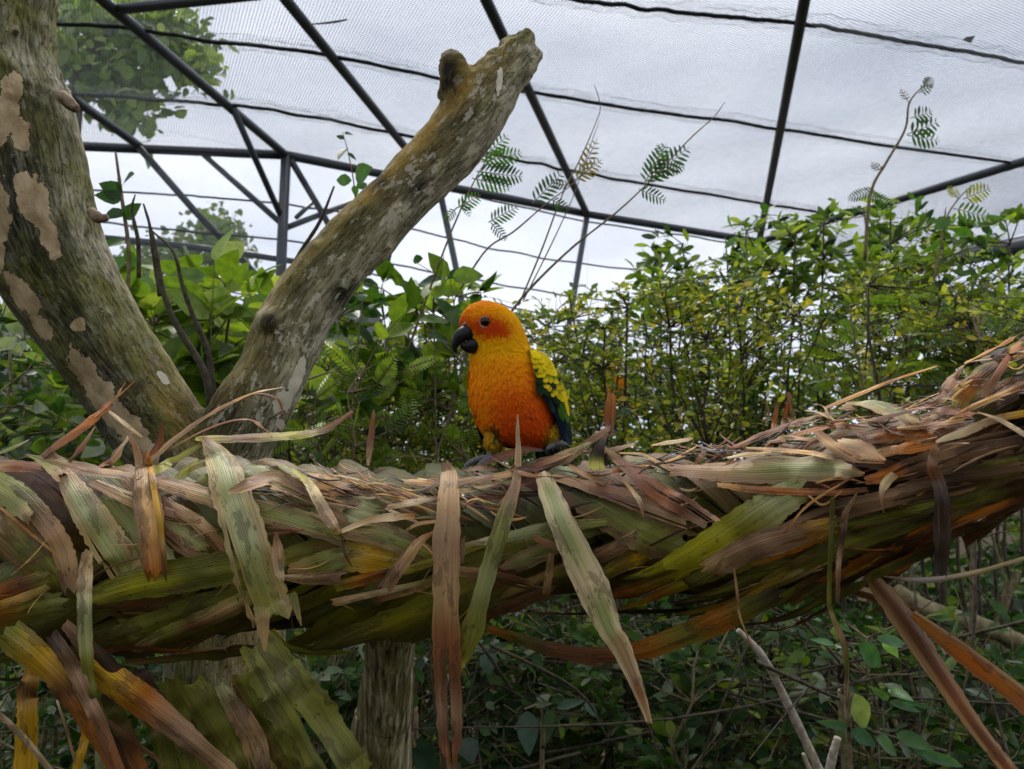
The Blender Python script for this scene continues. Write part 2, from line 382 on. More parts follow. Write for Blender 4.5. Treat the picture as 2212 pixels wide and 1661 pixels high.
PAL = dict(G='82834f', LG='9c9d72', DG='56561f', OG='74722c', Y='96901c', T='a08058', B='653f28', GB='8a6a50', O='9c5a16', DB='33241a', P='c4ad88', YO='b3881a', RB='84502f', KB='261d15', S='c2955a')
PAL = {k: np.minimum(hexc(v)*1.12, .75) for k, v in PAL.items()}
UNIT = .0050
NBLADE = [0]
def blade(r, pts, wd, layer, cols, hang=False, fold=.18, rag=.10, split=0, roll=0, tip='cut', edge=None, name='leaf_blade', depth=None, parent=None, mat=None, curl=0, zoom=True):
    """one leaf blade traced along picture points; wd = widths in the same units as the points"""
    sc = REG[r][2]; p2 = np.array(reg(r, pts)); wd = np.broadcast_to(np.asarray(wd, float)*sc, (len(p2),)) if np.ndim(wd) == 0 else np.interp(np.linspace(0, 1, len(p2)), np.linspace(0, 1, len(wd)), np.array(wd)*sc)
    ln = np.linalg.norm(np.diff(p2, axis=0), axis=1).sum(); n = int(np.clip(ln/7, 8, 46))
    lay = np.interp(np.linspace(0, 1, n), np.linspace(0, 1, np.size(layer)), np.atleast_1d(np.asarray(layer, float)))
    S2 = spline(np.column_stack([p2, wd]), n); x, y, W = S2[:, 0], S2[:, 1], np.maximum(S2[:, 2], .6)
    seed = NBLADE[0]*3.71; NBLADE[0] += 1
    lift = lay*UNIT+np.array([.0045*mnoise.noise((i*.16, seed, 2)) for i in range(n)])
    if depth is None: P, N = surf(x, y, lift, hang)
    else:
        dd = np.interp(np.linspace(0, 1, n), np.linspace(0, 1, np.size(depth)), np.atleast_1d(depth)); P = np.stack([at(*q) for q in zip(x, y, dd)]); N = np.tile(-F, (n, 1))
    dm = (P-CAM)@F; Wm = W*dm/FPX
    T = unit(np.gradient(P, axis=0)); S = unit(np.cross(T, N)); Nn = np.cross(S, T)
    ro = np.interp(np.linspace(0, 1, n), np.linspace(0, 1, np.size(roll)), np.atleast_1d(np.asarray(roll, float))) + np.array([.14*mnoise.noise((i*.12, seed, 9)) for i in range(n)])
    S, Nn = S*np.cos(ro)[:, None]+Nn*np.sin(ro)[:, None], Nn*np.cos(ro)[:, None]-S*np.sin(ro)[:, None]
    m = 7 if W.max() > 14 else (5 if W.max() > 6 else 3)
    u = np.linspace(-.5, .5, m)
    V = {}; idx = {}; cc = []; uv = []; out = []
    arc = np.concatenate([[0], np.cumsum(np.linalg.norm(np.diff(P, axis=0), axis=1))])
    C = np.array([PAL[c] if isinstance(c, str) else np.array(c) for c in cols])
    cs = np.linspace(0, 1, len(C)); ec = PAL[edge] if edge else None
    splits = {}
    if split and m > 3:
        for s in random.sample(range(1, m-1), min(split, m-2)):
            splits[s] = (random.uniform(.35, .85), random.uniform(.05, .16), random.random() < .7)
    ext0 = np.array([random.uniform(-1, 1) for _ in range(m)]); ext1 = np.array([random.uniform(-1, 1) for _ in range(m)])
    def vert(i, j, side):
        key = (i, j, 0)
        off = 0.
        if j in splits:
            t0, gap, end = splits[j]; t = i/(n-1)
            if end and t > t0: key = (i, j, side); off = side*gap*min(1, (t-t0)/.2)*.5
            elif not end and t < 1-t0: key = (i, j, side); off = side*gap*min(1, (1-t0-t)/.2)*.5
        if key in idx: return idx[key]
        t = i/(n-1); uu = u[j]
        w_ = Wm[i]
        if tip == 'point': w_ *= min(1, (1-t)*5+.03)
        if tip == 'both': w_ *= min(1, (1-t)*5+.03)*min(1, t*5+.03)
        e = 0.
        if abs(uu) > .49: e = rag*(mnoise.noise((i*.75, seed, uu*8))+.6*mnoise.noise((i*2.3, seed, uu*8)))
        p = P[i]+S[i]*(w_*(uu*(1+e*.9/.5*.5)+off))
        z = fold*w_*(.5-abs(uu)*2)*.5+.06*w_*mnoise.noise((i*.2, uu*4, seed))+curl*w_*(uu*uu*4)*.3
        p = p+Nn[i]*(z+off*w_*.3)
        if i == 0: p = p+T[0]*ext0[j]*min(Wm[0]*.25, .006)
        if i == n-1 and tip == 'cut': p = p+T[-1]*ext1[j]*min(Wm[-1]*.45, .010)
        idx[key] = len(out); out.append(p)
        col = np.array([np.interp(np.clip(t+.06*mnoise.noise((uu*6, seed, 3)), 0, 1), cs, C[:, k]) for k in range(3)])
        if ec is not None and abs(uu) > .3: col = col*.4+ec*.6
        cc.append(col*(1+.12*mnoise.noise((t*6, uu*3, seed)))); uv.append((uu*w_+.5, arc[i]))
        return idx[key]
    faces = []
    for i in range(n-1):
        for j in range(m-1):
            faces.append((vert(i, j, 1), vert(i, j+1, -1), vert(i+1, j+1, -1), vert(i+1, j, 1)))
    return obj(name, np.array(out), np.array(faces), mat or M_BLADE, parent or woven, col=np.clip(np.array(cc), .004, .9), uv=np.array(uv))

# underlying plait: upper strands run down to the right, lower strands run up to the right
rs = random.Random(11)
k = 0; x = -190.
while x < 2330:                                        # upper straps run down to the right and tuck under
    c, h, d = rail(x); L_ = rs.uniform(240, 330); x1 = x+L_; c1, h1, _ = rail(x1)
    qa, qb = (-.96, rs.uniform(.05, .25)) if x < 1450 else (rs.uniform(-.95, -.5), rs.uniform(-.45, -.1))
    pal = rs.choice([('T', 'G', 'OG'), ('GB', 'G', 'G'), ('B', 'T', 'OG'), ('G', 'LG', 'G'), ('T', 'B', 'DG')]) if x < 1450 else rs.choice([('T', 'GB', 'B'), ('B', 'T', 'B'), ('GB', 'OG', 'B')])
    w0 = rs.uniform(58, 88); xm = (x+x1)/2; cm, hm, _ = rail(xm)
    blade('N', [(x-24, c+h*(qa+.16)), (x, c+h*qa), (xm, cm+hm*((qa+qb)/2-.08)), (x1, c1+h1*qb)], [w0*.7, w0*.85, w0, w0*.8], [-9, -2.5, rs.uniform(-1, 1.4), -4], [PAL[q]*(.6 if x < 1450 else .5) for q in pal], split=rs.choice([0, 1, 1, 2]), roll=rs.uniform(-.3, .3), fold=rs.uniform(.1, .35))  # strap colours darkened to paint in shade beneath the top blades
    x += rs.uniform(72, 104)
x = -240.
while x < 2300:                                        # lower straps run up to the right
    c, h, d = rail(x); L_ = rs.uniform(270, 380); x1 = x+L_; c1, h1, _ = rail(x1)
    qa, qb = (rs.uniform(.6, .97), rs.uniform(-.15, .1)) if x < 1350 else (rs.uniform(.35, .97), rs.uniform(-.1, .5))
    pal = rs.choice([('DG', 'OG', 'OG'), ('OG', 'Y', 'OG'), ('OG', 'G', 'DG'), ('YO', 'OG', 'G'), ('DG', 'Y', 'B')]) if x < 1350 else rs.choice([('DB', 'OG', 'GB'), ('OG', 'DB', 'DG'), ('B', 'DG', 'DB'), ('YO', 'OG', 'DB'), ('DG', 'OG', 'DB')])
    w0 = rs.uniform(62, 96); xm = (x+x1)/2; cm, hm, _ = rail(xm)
    blade('N', [(x, c+h*qa), (xm, cm+hm*((qa+qb)/2+.08)), (x1, c1+h1*qb)], [w0*.75, w0, w0*.8], [-2.5, rs.uniform(-1, 1.6), rs.uniform(-3, -1)], [PAL[q]*.62 for q in pal], split=rs.choice([0, 0, 0, 1]), roll=rs.uniform(-.15, .2), fold=rs.uniform(.1, .35), edge=rs.choice([None, None, 'DG', 'B']))  # lower straps darkened in colour too, for shade between the blades
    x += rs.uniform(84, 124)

TR = [  # region, points, widths, layer, colours, options
 ('A', [(400, 290), (520, 480), (640, 680), (760, 860), (860, 1020)], [70, 150, 190, 200, 180], 4.5, ['GB', 'LG', 'G', 'G', 'OG'], dict(edge='T', split=1)),
 ('A', [(165, 188), (260, 232), (345, 285), (410, 330)], [18, 45, 70, 90], [4, 5, 5], ['OG', 'OG', 'GB'], dict(roll=[.9, .3, 0])),
 ('A', [(170, 195), (420, 245), (620, 300), (800, 325), (890, 385)], [30, 80, 100, 80, 60], 4, ['OG', 'GB', 'T', 'B'], dict(split=2)),
 ('A', [(-120, 250), (0, 255), (130, 262), (310, 292)], [110, 115, 110, 60], 4, ['B', 'T', 'RB', 'B'], dict(split=2)),
 ('A', [(925, 160), (935, 330), (965, 600), (1005, 985)], [50, 110, 150, 120], 6.5, ['GB', 'T', 'S', 'O'], dict(edge='B', split=1)),
 ('A', [(825, 35), (880, 150), (910, 340)], [22, 42, 50], 7, ['GB', 'T'], dict()),
 ('A', [(955, 180), (985, 340), (1035, 640), (1068, 930)], [26, 34, 40, 36], 7.2, ['O', 'YO', 'B'], dict()),
 ('A', [(-60, 310), (130, 440), (290, 620), (400, 800), (460, 1070)], [80, 100, 110, 120, 110], 5, ['OG', 'G', 'GB', 'T', 'GB'], dict(rag=.25)),
 ('A', [(-80, 400), (100, 520), (200, 615)], [90, 90, 50], 6, ['OG', 'G', 'T'], dict(rag=.5)),
 ('A', [(-60, 560), (150, 780), (330, 960), (440, 1110)], [220, 230, 220, 180], 4, ['T', 'DG', 'OG', 'DG'], dict(edge='B')),
 ('A', [(-60, 480), (150, 660), (380, 852)], 15, 6, ['S', 'O', 'S'], dict(name='straw')),
 ('A', [(565, 815), (548, 1000), (543, 1140), (550, 1400), (575, 1650), (610, 1800), (640, 1880)], [60, 86, 88, 82, 70, 60, 20], 9, ['T', 'P', 'LG', 'OG', 'DG', 'OG'], dict(hang=True)),
 ('A', [(990, 350), (1250, 430), (1600, 530), (1900, 610), (2230, 705)], [90, 110, 120, 130, 130], 6.2, ['GB', 'T', 'OG', 'G', 'OG'], dict(edge='GB')),
 ('A', [(1315, 75), (1420, 210), (1490, 420), (1560, 640), (1640, 900), (1720, 1140), (1770, 1260)], [30, 150, 205, 230, 255, 260, 240], [4, 6, 7.5, 8, 8, 8.5, 9], ['GB', 'LG', 'G', 'LG', 'G', 'OG', 'G'], dict(edge='T', split=1, hang=True)),
 ('B', [(1690, 60), (1700, 180), (1716, 370)], [90, 80, 14], 10.3, ['G', 'T', 'T'], dict(hang=True)),
 ('B', [(1890, 0), (1920, 100), (1952, 205)], [60, 46, 8], 10.3, ['G', 'T'], dict(hang=True)),
 ('A', [(1480, 435), (1640, 385), (1780, 365), (1950, 430), (2100, 525)], [30, 110, 140, 110, 40], [8.5, 9, 8, 7, 6.5], ['T', 'GB', 'T', 'GB', 'B'], dict(split=2, curl=.5)),
 ('A', [(1590, 232), (1750, 240), (1900, 290), (2000, 375), (2070, 500), (2140, 620), (2195, 695)], [20, 40, 46, 56, 70, 66, 30], [6, 7, 8, 9, 9.5, 9.5], ['Y', 'OG', 'Y', 'P', 'GB', 'T'], dict(roll=[.7, .5, .2, 0])),
 ('A', [(1610, 275), (1850, 335), (2100, 475), (2240, 560)], [90, 170, 190, 190], 5, ['LG', 'G', 'G', 'GB'], dict()),
 ('A', [(1970, 330), (2100, 380), (2240, 430)], [90, 130, 130], 6.5, ['T', 'S', 'B'], dict(split=3)),
 ('A', [(690, 460), (850, 640), (1000, 860), (1110, 1010)], [150, 190, 190, 170], 3, ['OG', 'G', 'LG', 'G'], dict()),
 ('A', [(595, 365), (850, 480), (1050, 570), (1290, 625)], [60, 80, 90, 50], 5, ['GB', 'T', 'GB', 'T'], dict(split=3)),
 ('A', [(1040, 560), (1200, 690), (1335, 805)], [100, 135, 60], 4, ['G', 'LG', 'OG'], dict(rag=.4, edge='GB')),
 ('A', [(1050, 680), (1200, 800), (1420, 905)], [50, 75, 50], 4, ['B', 'T', 'B'], dict(split=2)),
 ('A', [(1040, 480), (1290, 640), (1490, 860)], [50, 75, 60], 5, ['GB', 'T', 'RB'], dict(split=2)),
 ('A', [(590, 1125), (900, 1030), (1250, 965), (1590, 905)], [90, 180, 200, 190], 6, ['OG', 'Y', 'DG', 'OG'], dict(edge='DG')),
 ('A', [(1800, 870), (2000, 820), (2230, 780)], [90, 120, 110], 4, ['OG', 'DG', 'B'], dict()),
 ('A', [(1870, 960), (2050, 910), (2230, 850)], [90, 125, 120], 5, ['T', 'OG', 'G'], dict()),
 ('A', [(1830, 985), (2000, 1000), (2230, 985)], [26, 70, 80], 6.5, ['P', 'T', 'GB'], dict(split=1)),
 ('A', [(1785, 690), (1800, 840), (1812, 995)], [14, 70, 46], 10, ['B', 'T', 'P'], dict()),
 ('A', [(1270, 85), (1500, 85), (1800, 70), (2000, 50), (2130, 10), (2290, -95)], [50, 80, 95, 80, 60, 34], [3, 1, 0, -1, -2], ['Y', 'B', 'Y', 'B', 'RB'], dict(split=2)),
 ('A', [(940, 330), (1120, 225), (1260, 150), (1330, 100)], [70, 90, 70, 40], 3, ['Y', 'OG', 'DG'], dict()),
 ('A', [(1130, 370), (1250, 265), (1410, 225)], [60, 80, 60], 2, ['DG', 'Y', 'OG'], dict()),
 ('A', [(1240, 480), (1330, 350), (1440, 280)], [60, 90, 60], 2, ['KB', 'OG', 'DG'], dict()),
 ('A', [(1010, 470), (1180, 420), (1420, 400)], [60, 60, 50], 2, ['DB', 'OG', 'DB'], dict()),
 ('N', [(308, 1005), (420, 915), (530, 855), (612, 836)], [24, 18, 10, 3], [3, 2, 1, 0], ['T', 'GB', 'S', 'S'], dict(split=1)),
 ('N', [(330, 990), (450, 925), (530, 905), (570, 925), (588, 945)], [10, 9, 8, 8, 4], [3, 2, 2, 1], ['GB', 'RB', 'T'], dict()),
 ('N', [(520, 866), (560, 850), (600, 862), (612, 895)], [4, 6, 7, 3], [1, 1, 1], ['RB', 'B'], dict()),
 ('N', [(90, 985), (190, 912), (240, 868), (272, 825)], [26, 36, 16, 4], [3, 1, 0, 0], ['B', 'O', 'RB', 'S'], dict(split=2)),
 ('N', [(205, 900), (245, 865), (292, 822)], [8, 7, 3], [1, 0, 0], ['S', 'O'], dict(name='straw')),
 ('N', [(236, 888), (270, 915), (308, 945)], [9, 10, 6], [1, 1, 1], ['P', 'P', 'T'], dict(name='straw')),
 ('N', [(228, 1008), (255, 975), (282, 935)], [30, 26, 12], 3, ['RB', 'T', 'P'], dict()),
 ('N', [(148, 995), (178, 962), (206, 920)], [20, 22, 8], 3, ['B', 'RB', 'T'], dict(split=1)),
 ('N', [(104, 968), (118, 985), (140, 998)], [8, 18, 22], 3, ['GB', 'T'], dict()),
 ('N', [(350, 915), (345, 955), (322, 988)], [6, 16, 12], 3, ['B', 'RB'], dict(roll=.5)),
 ('N', [(-20, 985), (30, 965), (62, 950)], [20, 18, 5], 3, ['G', 'OG', 'P'], dict()),
 ('B', [(-60, 150), (200, 95), (430, 55)], [170, 165, 120], 5, ['O', 'OG', 'G'], dict(edge='DG')),
 ('B', [(-80, 545), (100, 560), (270, 520)], [120, 130, 60], 2.5, ['DB', 'DG', 'B'], dict()),
 ('B', [(-80, 440), (100, 420), (320, 350)], [110, 120, 80], 3.5, ['DG', 'OG', 'DB'], dict()),
 ('B', [(240, 520), (500, 470), (860, 480)], [60, 110, 90], 3, ['DB', 'DG', 'B'], dict()),
 ('B', [(-60, 95), (150, 25), (320, -50)], [60, 60, 40], 6, ['YO', 'S', 'OG'], dict()),
 ('B', [(-60, 20), (150, -60), (300, -110)], [90, 100, 70], 5, ['O', 'B', 'OG'], dict()),
 ('B', [(50, 270), (250, 430), (430, 620), (580, 850), (730, 1110), (800, 1250)], [190, 180, 160, 120, 90, 80], [7, 8, 8, 8], ['OG', 'YO', 'B', 'O', 'RB', 'RB'], dict(hang=True, fold=.4)),
 ('B', [(330, 270), (470, 480), (560, 680), (650, 860), (760, 1130), (800, 1250)], [80, 95, 95, 85, 70, 60], [8, 9, 9.5, 9.5], ['DB', 'GB', 'GB', 'RB', 'B'], dict(hang=True, fold=.3)),
 ('B', [(410, 185), (600, 385), (800, 565), (1000, 680), (1100, 725)], [60, 110, 120, 100, 40], [7, 7.5, 7], ['GB', 'DB', 'B', 'DB'], dict(hang=True)),
 ('B', [(530, 420), (720, 560), (900, 690), (1100, 840), (1300, 1010), (1480, 1160), (1560, 1240)], [150, 180, 190, 150, 115, 100, 90], [7, 8.4, 8.6, 8.6], ['YO', 'YO', 'O', 'GB', 'GB', 'T', 'T'], dict(hang=True, fold=.35)),
 ('B', [(590, 70), (900, 100), (1260, 90), (1500, 40)], [110, 160, 150, 100], 4, ['DG', 'B', 'DG', 'OG'], dict(split=1)),
 ('B', [(600, 340), (950, 215), (1300, 90), (1620, -10)], [120, 170, 170, 150], 5, ['DG', 'OG', 'DG', 'OG'], dict()),
 ('B', [(870, 375), (1050, 285), (1260, 205), (1500, 90), (1640, 15)], [60, 110, 130, 120, 90], 6, ['T', 'OG', 'B', 'T', 'OG'], dict(edge='OG', fold=.5)),
 ('B', [(860, 450), (1200, 420), (1500, 390), (1760, 340)], [120, 170, 200, 150], 6.6, ['T', 'OG', 'DG', 'GB'], dict(edge='B')),
 ('B', [(690, 370), (900, 352), (1200, 372), (1475, 343)], [40, 60, 60, 14], 7.6, ['O', 'B', 'O', 'P'], dict()),
 ('B', [(1650, 310), (1800, 560), (1960, 800), (2150, 1090), (2260, 1250)], [210, 310, 350, 340, 330], [6, 7, 7, 7], ['OG', 'G', 'OG', 'G', 'OG'], dict(hang=True, edge='OG', fold=.3, split=1)),
 ('B', [(1230, 560), (1370, 800), (1480, 1000), (1560, 1220)], [140, 200, 210, 190], 4, ['OG', 'DG', 'OG', 'DG'], dict(hang=True)),
 ('B', [(1420, 590), (1540, 780), (1640, 950), (1700, 1200)], [60, 130, 140, 120], 5.2, ['LG', 'GB', 'T', 'DB'], dict(hang=True, split=2)),
 ('B', [(215, 480), (180, 620), (172, 820), (155, 1250)], [80, 110, 130, 140], 1, ['YO', 'B', 'YO', 'YO'], dict(hang=True)),
 ('B', [(368, 685), (430, 880), (495, 1120)], [16, 20, 16], 3, ['P', 'GB', 'T'], dict(hang=True, name='straw')),
 ('B', [(-60, 730), (150, 930), (340, 1160)], [40, 46, 44], 9.5, ['GB', 'P', 'GB'], dict(hang=True)),
 ('B', [(660, 795), (850, 945), (1070, 1112)], [20, 40, 14], 6, ['GB', 'B', 'GB'], dict(hang=True, name='straw')),
 ('B', [(575, 800), (545, 950), (495, 1150)], [50, 60, 60], 3, ['O', 'YO', 'YO'], dict(hang=True)),
 ('B', [(690, 640), (760, 800), (840, 980), (930, 1200)], [90, 110, 100, 90], 2, ['DB', 'DG', 'B', 'O'], dict(hang=True)),
 ('B', [(1150, 600), (1160, 850), (1170, 1200)], [50, 60, 60], 1, ['DB', 'B', 'YO'], dict(hang=True)),
 ('B', [(650, 900), (640, 1050), (650, 1200)], [60, 60, 50], 1, ['Y', 'LG', 'G'], dict(hang=True)),
 ('N', [(592, 1380), (625, 1404), (700, 1400), (800, 1368), (900, 1330), (1010, 1285), (1090, 1240)], [20, 40, 76, 92, 88, 84, 60], 5, ['OG', 'DG', 'OG', 'Y', 'OG', 'B'], dict(edge='DG')),
 ('N', [(588, 1360), (615, 1395), (680, 1412), (760, 1408)], [10, 18, 18, 8], 6.4, ['Y', 'OG', 'Y'], dict(roll=.5)),
 # centre
 ('C', [(670, 240), (700, 330), (692, 500), (680, 800), (675, 1134), (676, 1400), (690, 1650), (700, 1880), (705, 2050), (712, 2150), (716, 2260)], [50, 95, 130, 150, 152, 158, 152, 145, 130, 75, 44], [8, 9.5, 10, 10, 10, 10], ['GB', 'T', 'T', 'GB', 'T', 'RB', 'B', 'GB', 'B', 'RB', 'T'], dict(hang=True, fold=.12, split=1)),
 ('C', [(1142, -68), (1142, 60), (1145, 200), (1130, 380), (1075, 540), (1010, 750), (950, 950), (895, 1150), (850, 1320), (790, 1480), (765, 1570)], [8, 26, 36, 56, 90, 98, 96, 100, 130, 100, 24], [7, 8, 9.5, 9.5, 9.5, 9.5], ['T', 'P', 'T', 'GB', 'OG', 'G', 'G', 'OG', 'OG', 'Y'], dict(hang=True, roll=[.5, .2, 0, 0])),
 ('C', [(1300, 300), (1345, 420), (1400, 560), (1500, 790), (1610, 1020), (1680, 1180), (1740, 1330), (1800, 1420), (1880, 1600), (1935, 1740), (1995, 1925)], [80, 120, 140, 165, 190, 170, 130, 120, 86, 66, 30], [7, 9, 9.5, 9.5, 9.5, 9.5], ['P', 'G', 'LG', 'G', 'P', 'G', 'G', 'T', 'GB', 'RB', 'T'], dict(hang=True, edge='P')),
 ('C', [(1130, 300), (1290, 255), (1450, 200), (1610, 115)], [120, 135, 110, 26], [8, 8, 7, 5], ['KB', 'B', 'T', 'G'], dict(split=2)),
 ('C', [(1240, 290), (1380, 250), (1500, 190)], [60, 40, 20], 8.6, ['B', 'DB', 'B'], dict()),
 ('C', [(1480, 195), (1620, 95), (1740, 10)], [50, 66, 40], [5, 4, 3], ['GB', 'B', 'GB'], dict(split=1)),
 ('C', [(740, 370), (900, 345), (1100, 312), (1300, 295)], [60, 70, 66, 50], 7, ['T', 'GB', 'T', 'B'], dict(split=2)),
 ('C', [(300, 532), (460, 500), (630, 470)], [40, 48, 40], 8, ['T', 'P', 'B'], dict(split=1)),
 ('C', [(750, 475), (1000, 462), (1290, 440)], [40, 48, 46], 5, ['DB', 'B', 'DB'], dict()),
 ('C', [(400, 365), (540, 370), (660, 385)], [50, 60, 60], 7, ['T', 'S', 'O'], dict(split=2)),
 ('C', [(740, 430), (880, 410), (1015, 385)], [46, 56, 40], 6.5, ['T', 'P', 'B'], dict(split=2)),
 ('C', [(480, 440), (560, 410), (650, 350)], [20, 40, 20], 8, ['DB', 'B'], dict()),
 ('C', [(780, 300), (900, 285), (1015, 300)], [20, 60, 34], 7, ['B', 'GB', 'DB'], dict(curl=.6)),
 ('C', [(960, 200), (1060, 260), (1170, 310), (1280, 330)], [14, 20, 50, 40], 9, ['B', 'T', 'RB'], dict()),
 ('C', [(890, 262), (1000, 215), (1100, 180), (1200, 155), (1310, 160)], [40, 66, 84, 70, 30], [6, 6, 5.5, 5], ['DB', 'B', 'KB'], dict()),
 ('C', [(1380, 350), (1700, 520), (2000, 700), (2230, 800)], [140, 240, 250, 200], 5.5, ['DB', 'DG', 'OG', 'DG'], dict(edge='B')),
 ('C', [(1360, 330), (1700, 420), (2000, 530), (2230, 620)], [60, 100, 110, 90], 6.6, ['T', 'B', 'GB', 'T'], dict(split=3)),
 ('C', [(1690, 135), (1850, 265), (2050, 430), (2230, 530), (2400, 640)], [20, 90, 120, 110, 90], [5, 7, 7.5, 7.5], ['T', 'B', 'RB', 'B', 'GB'], dict(split=2)),
 ('C', [(1440, 230), (1560, 310), (1700, 380)], [30, 60, 30], 7, ['RB', 'T', 'B'], dict(split=1)),
 ('C', [(1800, 180), (1950, 190), (2070, 250), (2230, 330)], [20, 40, 46, 46], 6, ['S', 'T', 'S', 'B'], dict()),
 ('C', [(1750, 300), (1900, 280), (2100, 220), (2230, 190)], [40, 50, 50, 46], 5, ['O', 'YO', 'B', 'T'], dict(split=1)),
 ('C', [(1540, 180), (1750, 160), (1900, 120)], [50, 60, 30], 4, ['T', 'B', 'T'], dict(split=2)),
 ('C', [(2010, 130), (2130, 110), (2260, 90)], [20, 50, 50], 4, ['S', 'P', 'T'], dict()),
 ('C', [(1790, 320), (1880, 420), (1935, 500), (1960, 605)], [20, 30, 34, 8], 9, ['B', 'T', 'P', 'O'], dict()),
 ('C', [(800, 772), (980, 745), (1350, 665), (1720, 628)], [14, 50, 66, 40], 6.5, ['P', 'LG', 'G', 'OG'], dict()),
 ('C', [(740, 945), (900, 968), (1100, 1012), (1280, 1055)], [60, 75, 84, 70], 8, ['T', 'GB', 'B', 'GB'], dict(split=1)),
 ('C', [(600, 690), (500, 760), (420, 870), (350, 960), (280, 1065)], [14, 50, 66, 76, 80], 9, ['RB', 'T', 'GB', 'GB'], dict()),
 ('C', [(782, 728), (776, 800), (770, 888)], [40, 50, 44], 9, ['T', 'B'], dict()),
 ('C', [(1250, 732), (1330, 765), (1415, 795)], [30, 50, 44], 8.5, ['RB', 'GB'], dict()),
 ('C', [(1358, 830), (1345, 960), (1325, 1095)], [40, 52, 56], 8.5, ['GB', 'T', 'GB'], dict()),
 ('C', [(-40, 660), (300, 725), (580, 860)], [110, 140, 110], 4, ['T', 'G', 'OG'], dict(edge='GB')),
 ('C', [(-40, 840), (200, 870), (440, 920)], [150, 160, 100], 3.6, ['G', 'YO', 'OG'], dict()),
 ('C', [(400, 955), (700, 835), (1010, 735)], [40, 66, 40], 5, ['Y', 'OG', 'Y'], dict()),
 ('C', [(-40, 1050), (150, 1000), (320, 950)], [60, 70, 40], 5, ['OG', 'O', 'DB'], dict()),
 ('C', [(200, 1140), (450, 1060), (640, 1000)], [50, 66, 50], 5, ['B', 'T', 'DG'], dict()),
 ('C', [(740, 900), (1100, 800), (1500, 690), (1880, 590)], [90, 120, 120, 90], 4, ['DG', 'OG', 'G', 'DG'], dict()),
 ('C', [(1020, 960), (1200, 870), (1440, 755)], [80, 115, 90], 5, ['GB', 'G', 'OG'], dict(edge='GB')),
 ('C', [(1030, 1110), (1400, 960), (1650, 860), (1920, 730)], [70, 96, 96, 70], 5, ['T', 'OG', 'GB', 'OG'], dict(edge='T')),
 ('C', [(1640, 880), (1800, 795), (1920, 715)], [60, 86, 70], 6, ['B', 'GB', 'T'], dict(split=1)),
 ('C', [(1670, 990), (1900, 860), (2070, 805)], [80, 120, 60], 5, ['OG', 'YO', 'OG'], dict(edge='DG')),
 ('C', [(1830, 1000), (2030, 940), (2230, 830)], [24, 70, 96], 6, ['DG', 'Y', 'Y'], dict()),
 ('C', [(1480, 1120), (1850, 1090), (2230, 960)], [60, 130, 140], 5, ['DB', 'O', 'Y'], dict(edge='DB')),
 ('C', [(-40, 480), (100, 540), (230, 590)], [190, 180, 120], 4.4, ['G', 'LG', 'G'], dict()),
 ('C', [(0, 690), (180, 620), (330, 600), (470, 590)], [30, 50, 60, 30], [9, 9.5, 9], ['P', 'T', 'P', 'O'], dict(curl=.6, roll=[.4, 0])),
 ('C', [(420, 680), (500, 640), (610, 625)], [14, 26, 20], 8, ['T', 'S'], dict()),
 ('C', [(0, 720), (20, 830), (70, 920)], [10, 20, 5], 9, ['DB', 'B'], dict(name='straw')),
 ('C', [(760, 1200), (1000, 1120), (1350, 1000)], [120, 150, 120], 4.6, ['OG', 'G', 'B'], dict()),
 ('D', [(-60, 60), (250, -10), (560, -80)], [60, 50, 30], 6, ['T', 'P', 'OG'], dict(split=1)),
 ('D', [(700, 230), (1000, 130), (1380, -30)], [120, 160, 130], 5, ['OG', 'B', 'GB'], dict()),
 ('D', [(1180, 125), (1600, 130), (2230, 110)], [50, 96, 110], 4, ['T', 'DB', 'KB'], dict()),
 ('D', [(1640, 140), (1900, 70), (2060, 10), (2230, -60)], [20, 60, 76, 90], 6, ['OG', 'YO', 'O', 'Y'], dict()),
 ('D', [(940, 220), (1150, 290), (1400, 370), (1700, 400), (1950, 365), (2230, 265), (2420, 190), (2640, 90), (2850, -20)], [40, 66, 86, 96, 110, 140, 150, 130, 90], 5, ['O', 'DG', 'B', 'B', 'O', 'OG', 'O', 'DG', 'DB'], dict(hang=False, depth=[.55, .56, .56, .555, .54, .525, .51, .50, .49])),
 ('D', [(1200, 300), (1400, 380), (1560, 440), (1700, 470)], [30, 44, 30, 12], 4, ['B', 'RB', 'B'], dict(depth=[.58, .6, .6, .6])),
 # right
 ('E', [(-60, 1480), (200, 1330), (420, 1180), (600, 1060), (720, 985)], [150, 190, 195, 170, 120], 7, ['Y', 'Y', 'OG', 'LG', 'G'], dict(fold=.25)),
 ('E', [(150, 1490), (400, 1360), (700, 1270), (940, 1200)], [130, 160, 130, 90], [9, 8.5, 8], ['T', 'GB', 'GB', 'YO'], dict(split=2, rag=.2)),
 ('E', [(560, 1260), (900, 1130), (1200, 1060), (1600, 960), (2080, 870)], [60, 96, 100, 100, 110], 6, ['GB', 'DB', 'GB', 'DB', 'GB'], dict(split=2)),
 ('E', [(-60, 1600), (300, 1450), (600, 1340), (980, 1210)], [90, 120, 120, 100], 6, ['DB', 'OG', 'O', 'DG'], dict()),
 ('E', [(-60, 870), (250, 880), (600, 865), (900, 865), (1090, 900)], [80, 130, 160, 130, 20], 7, ['GB', 'T', 'G', 'LG', 'T'], dict(edge='GB', fold=.3)),
 ('E', [(210, 965), (500, 998), (900, 1010), (1120, 995)], [30, 46, 40, 30], 7.6, ['S', 'O', 'RB', 'B'], dict(split=1)),
 ('E', [(960, 490), (1150, 470), (1300, 525), (1420, 600)], [60, 160, 160, 60], 7, ['GB', 'LG', 'G', 'T'], dict(edge='GB', fold=.3)),
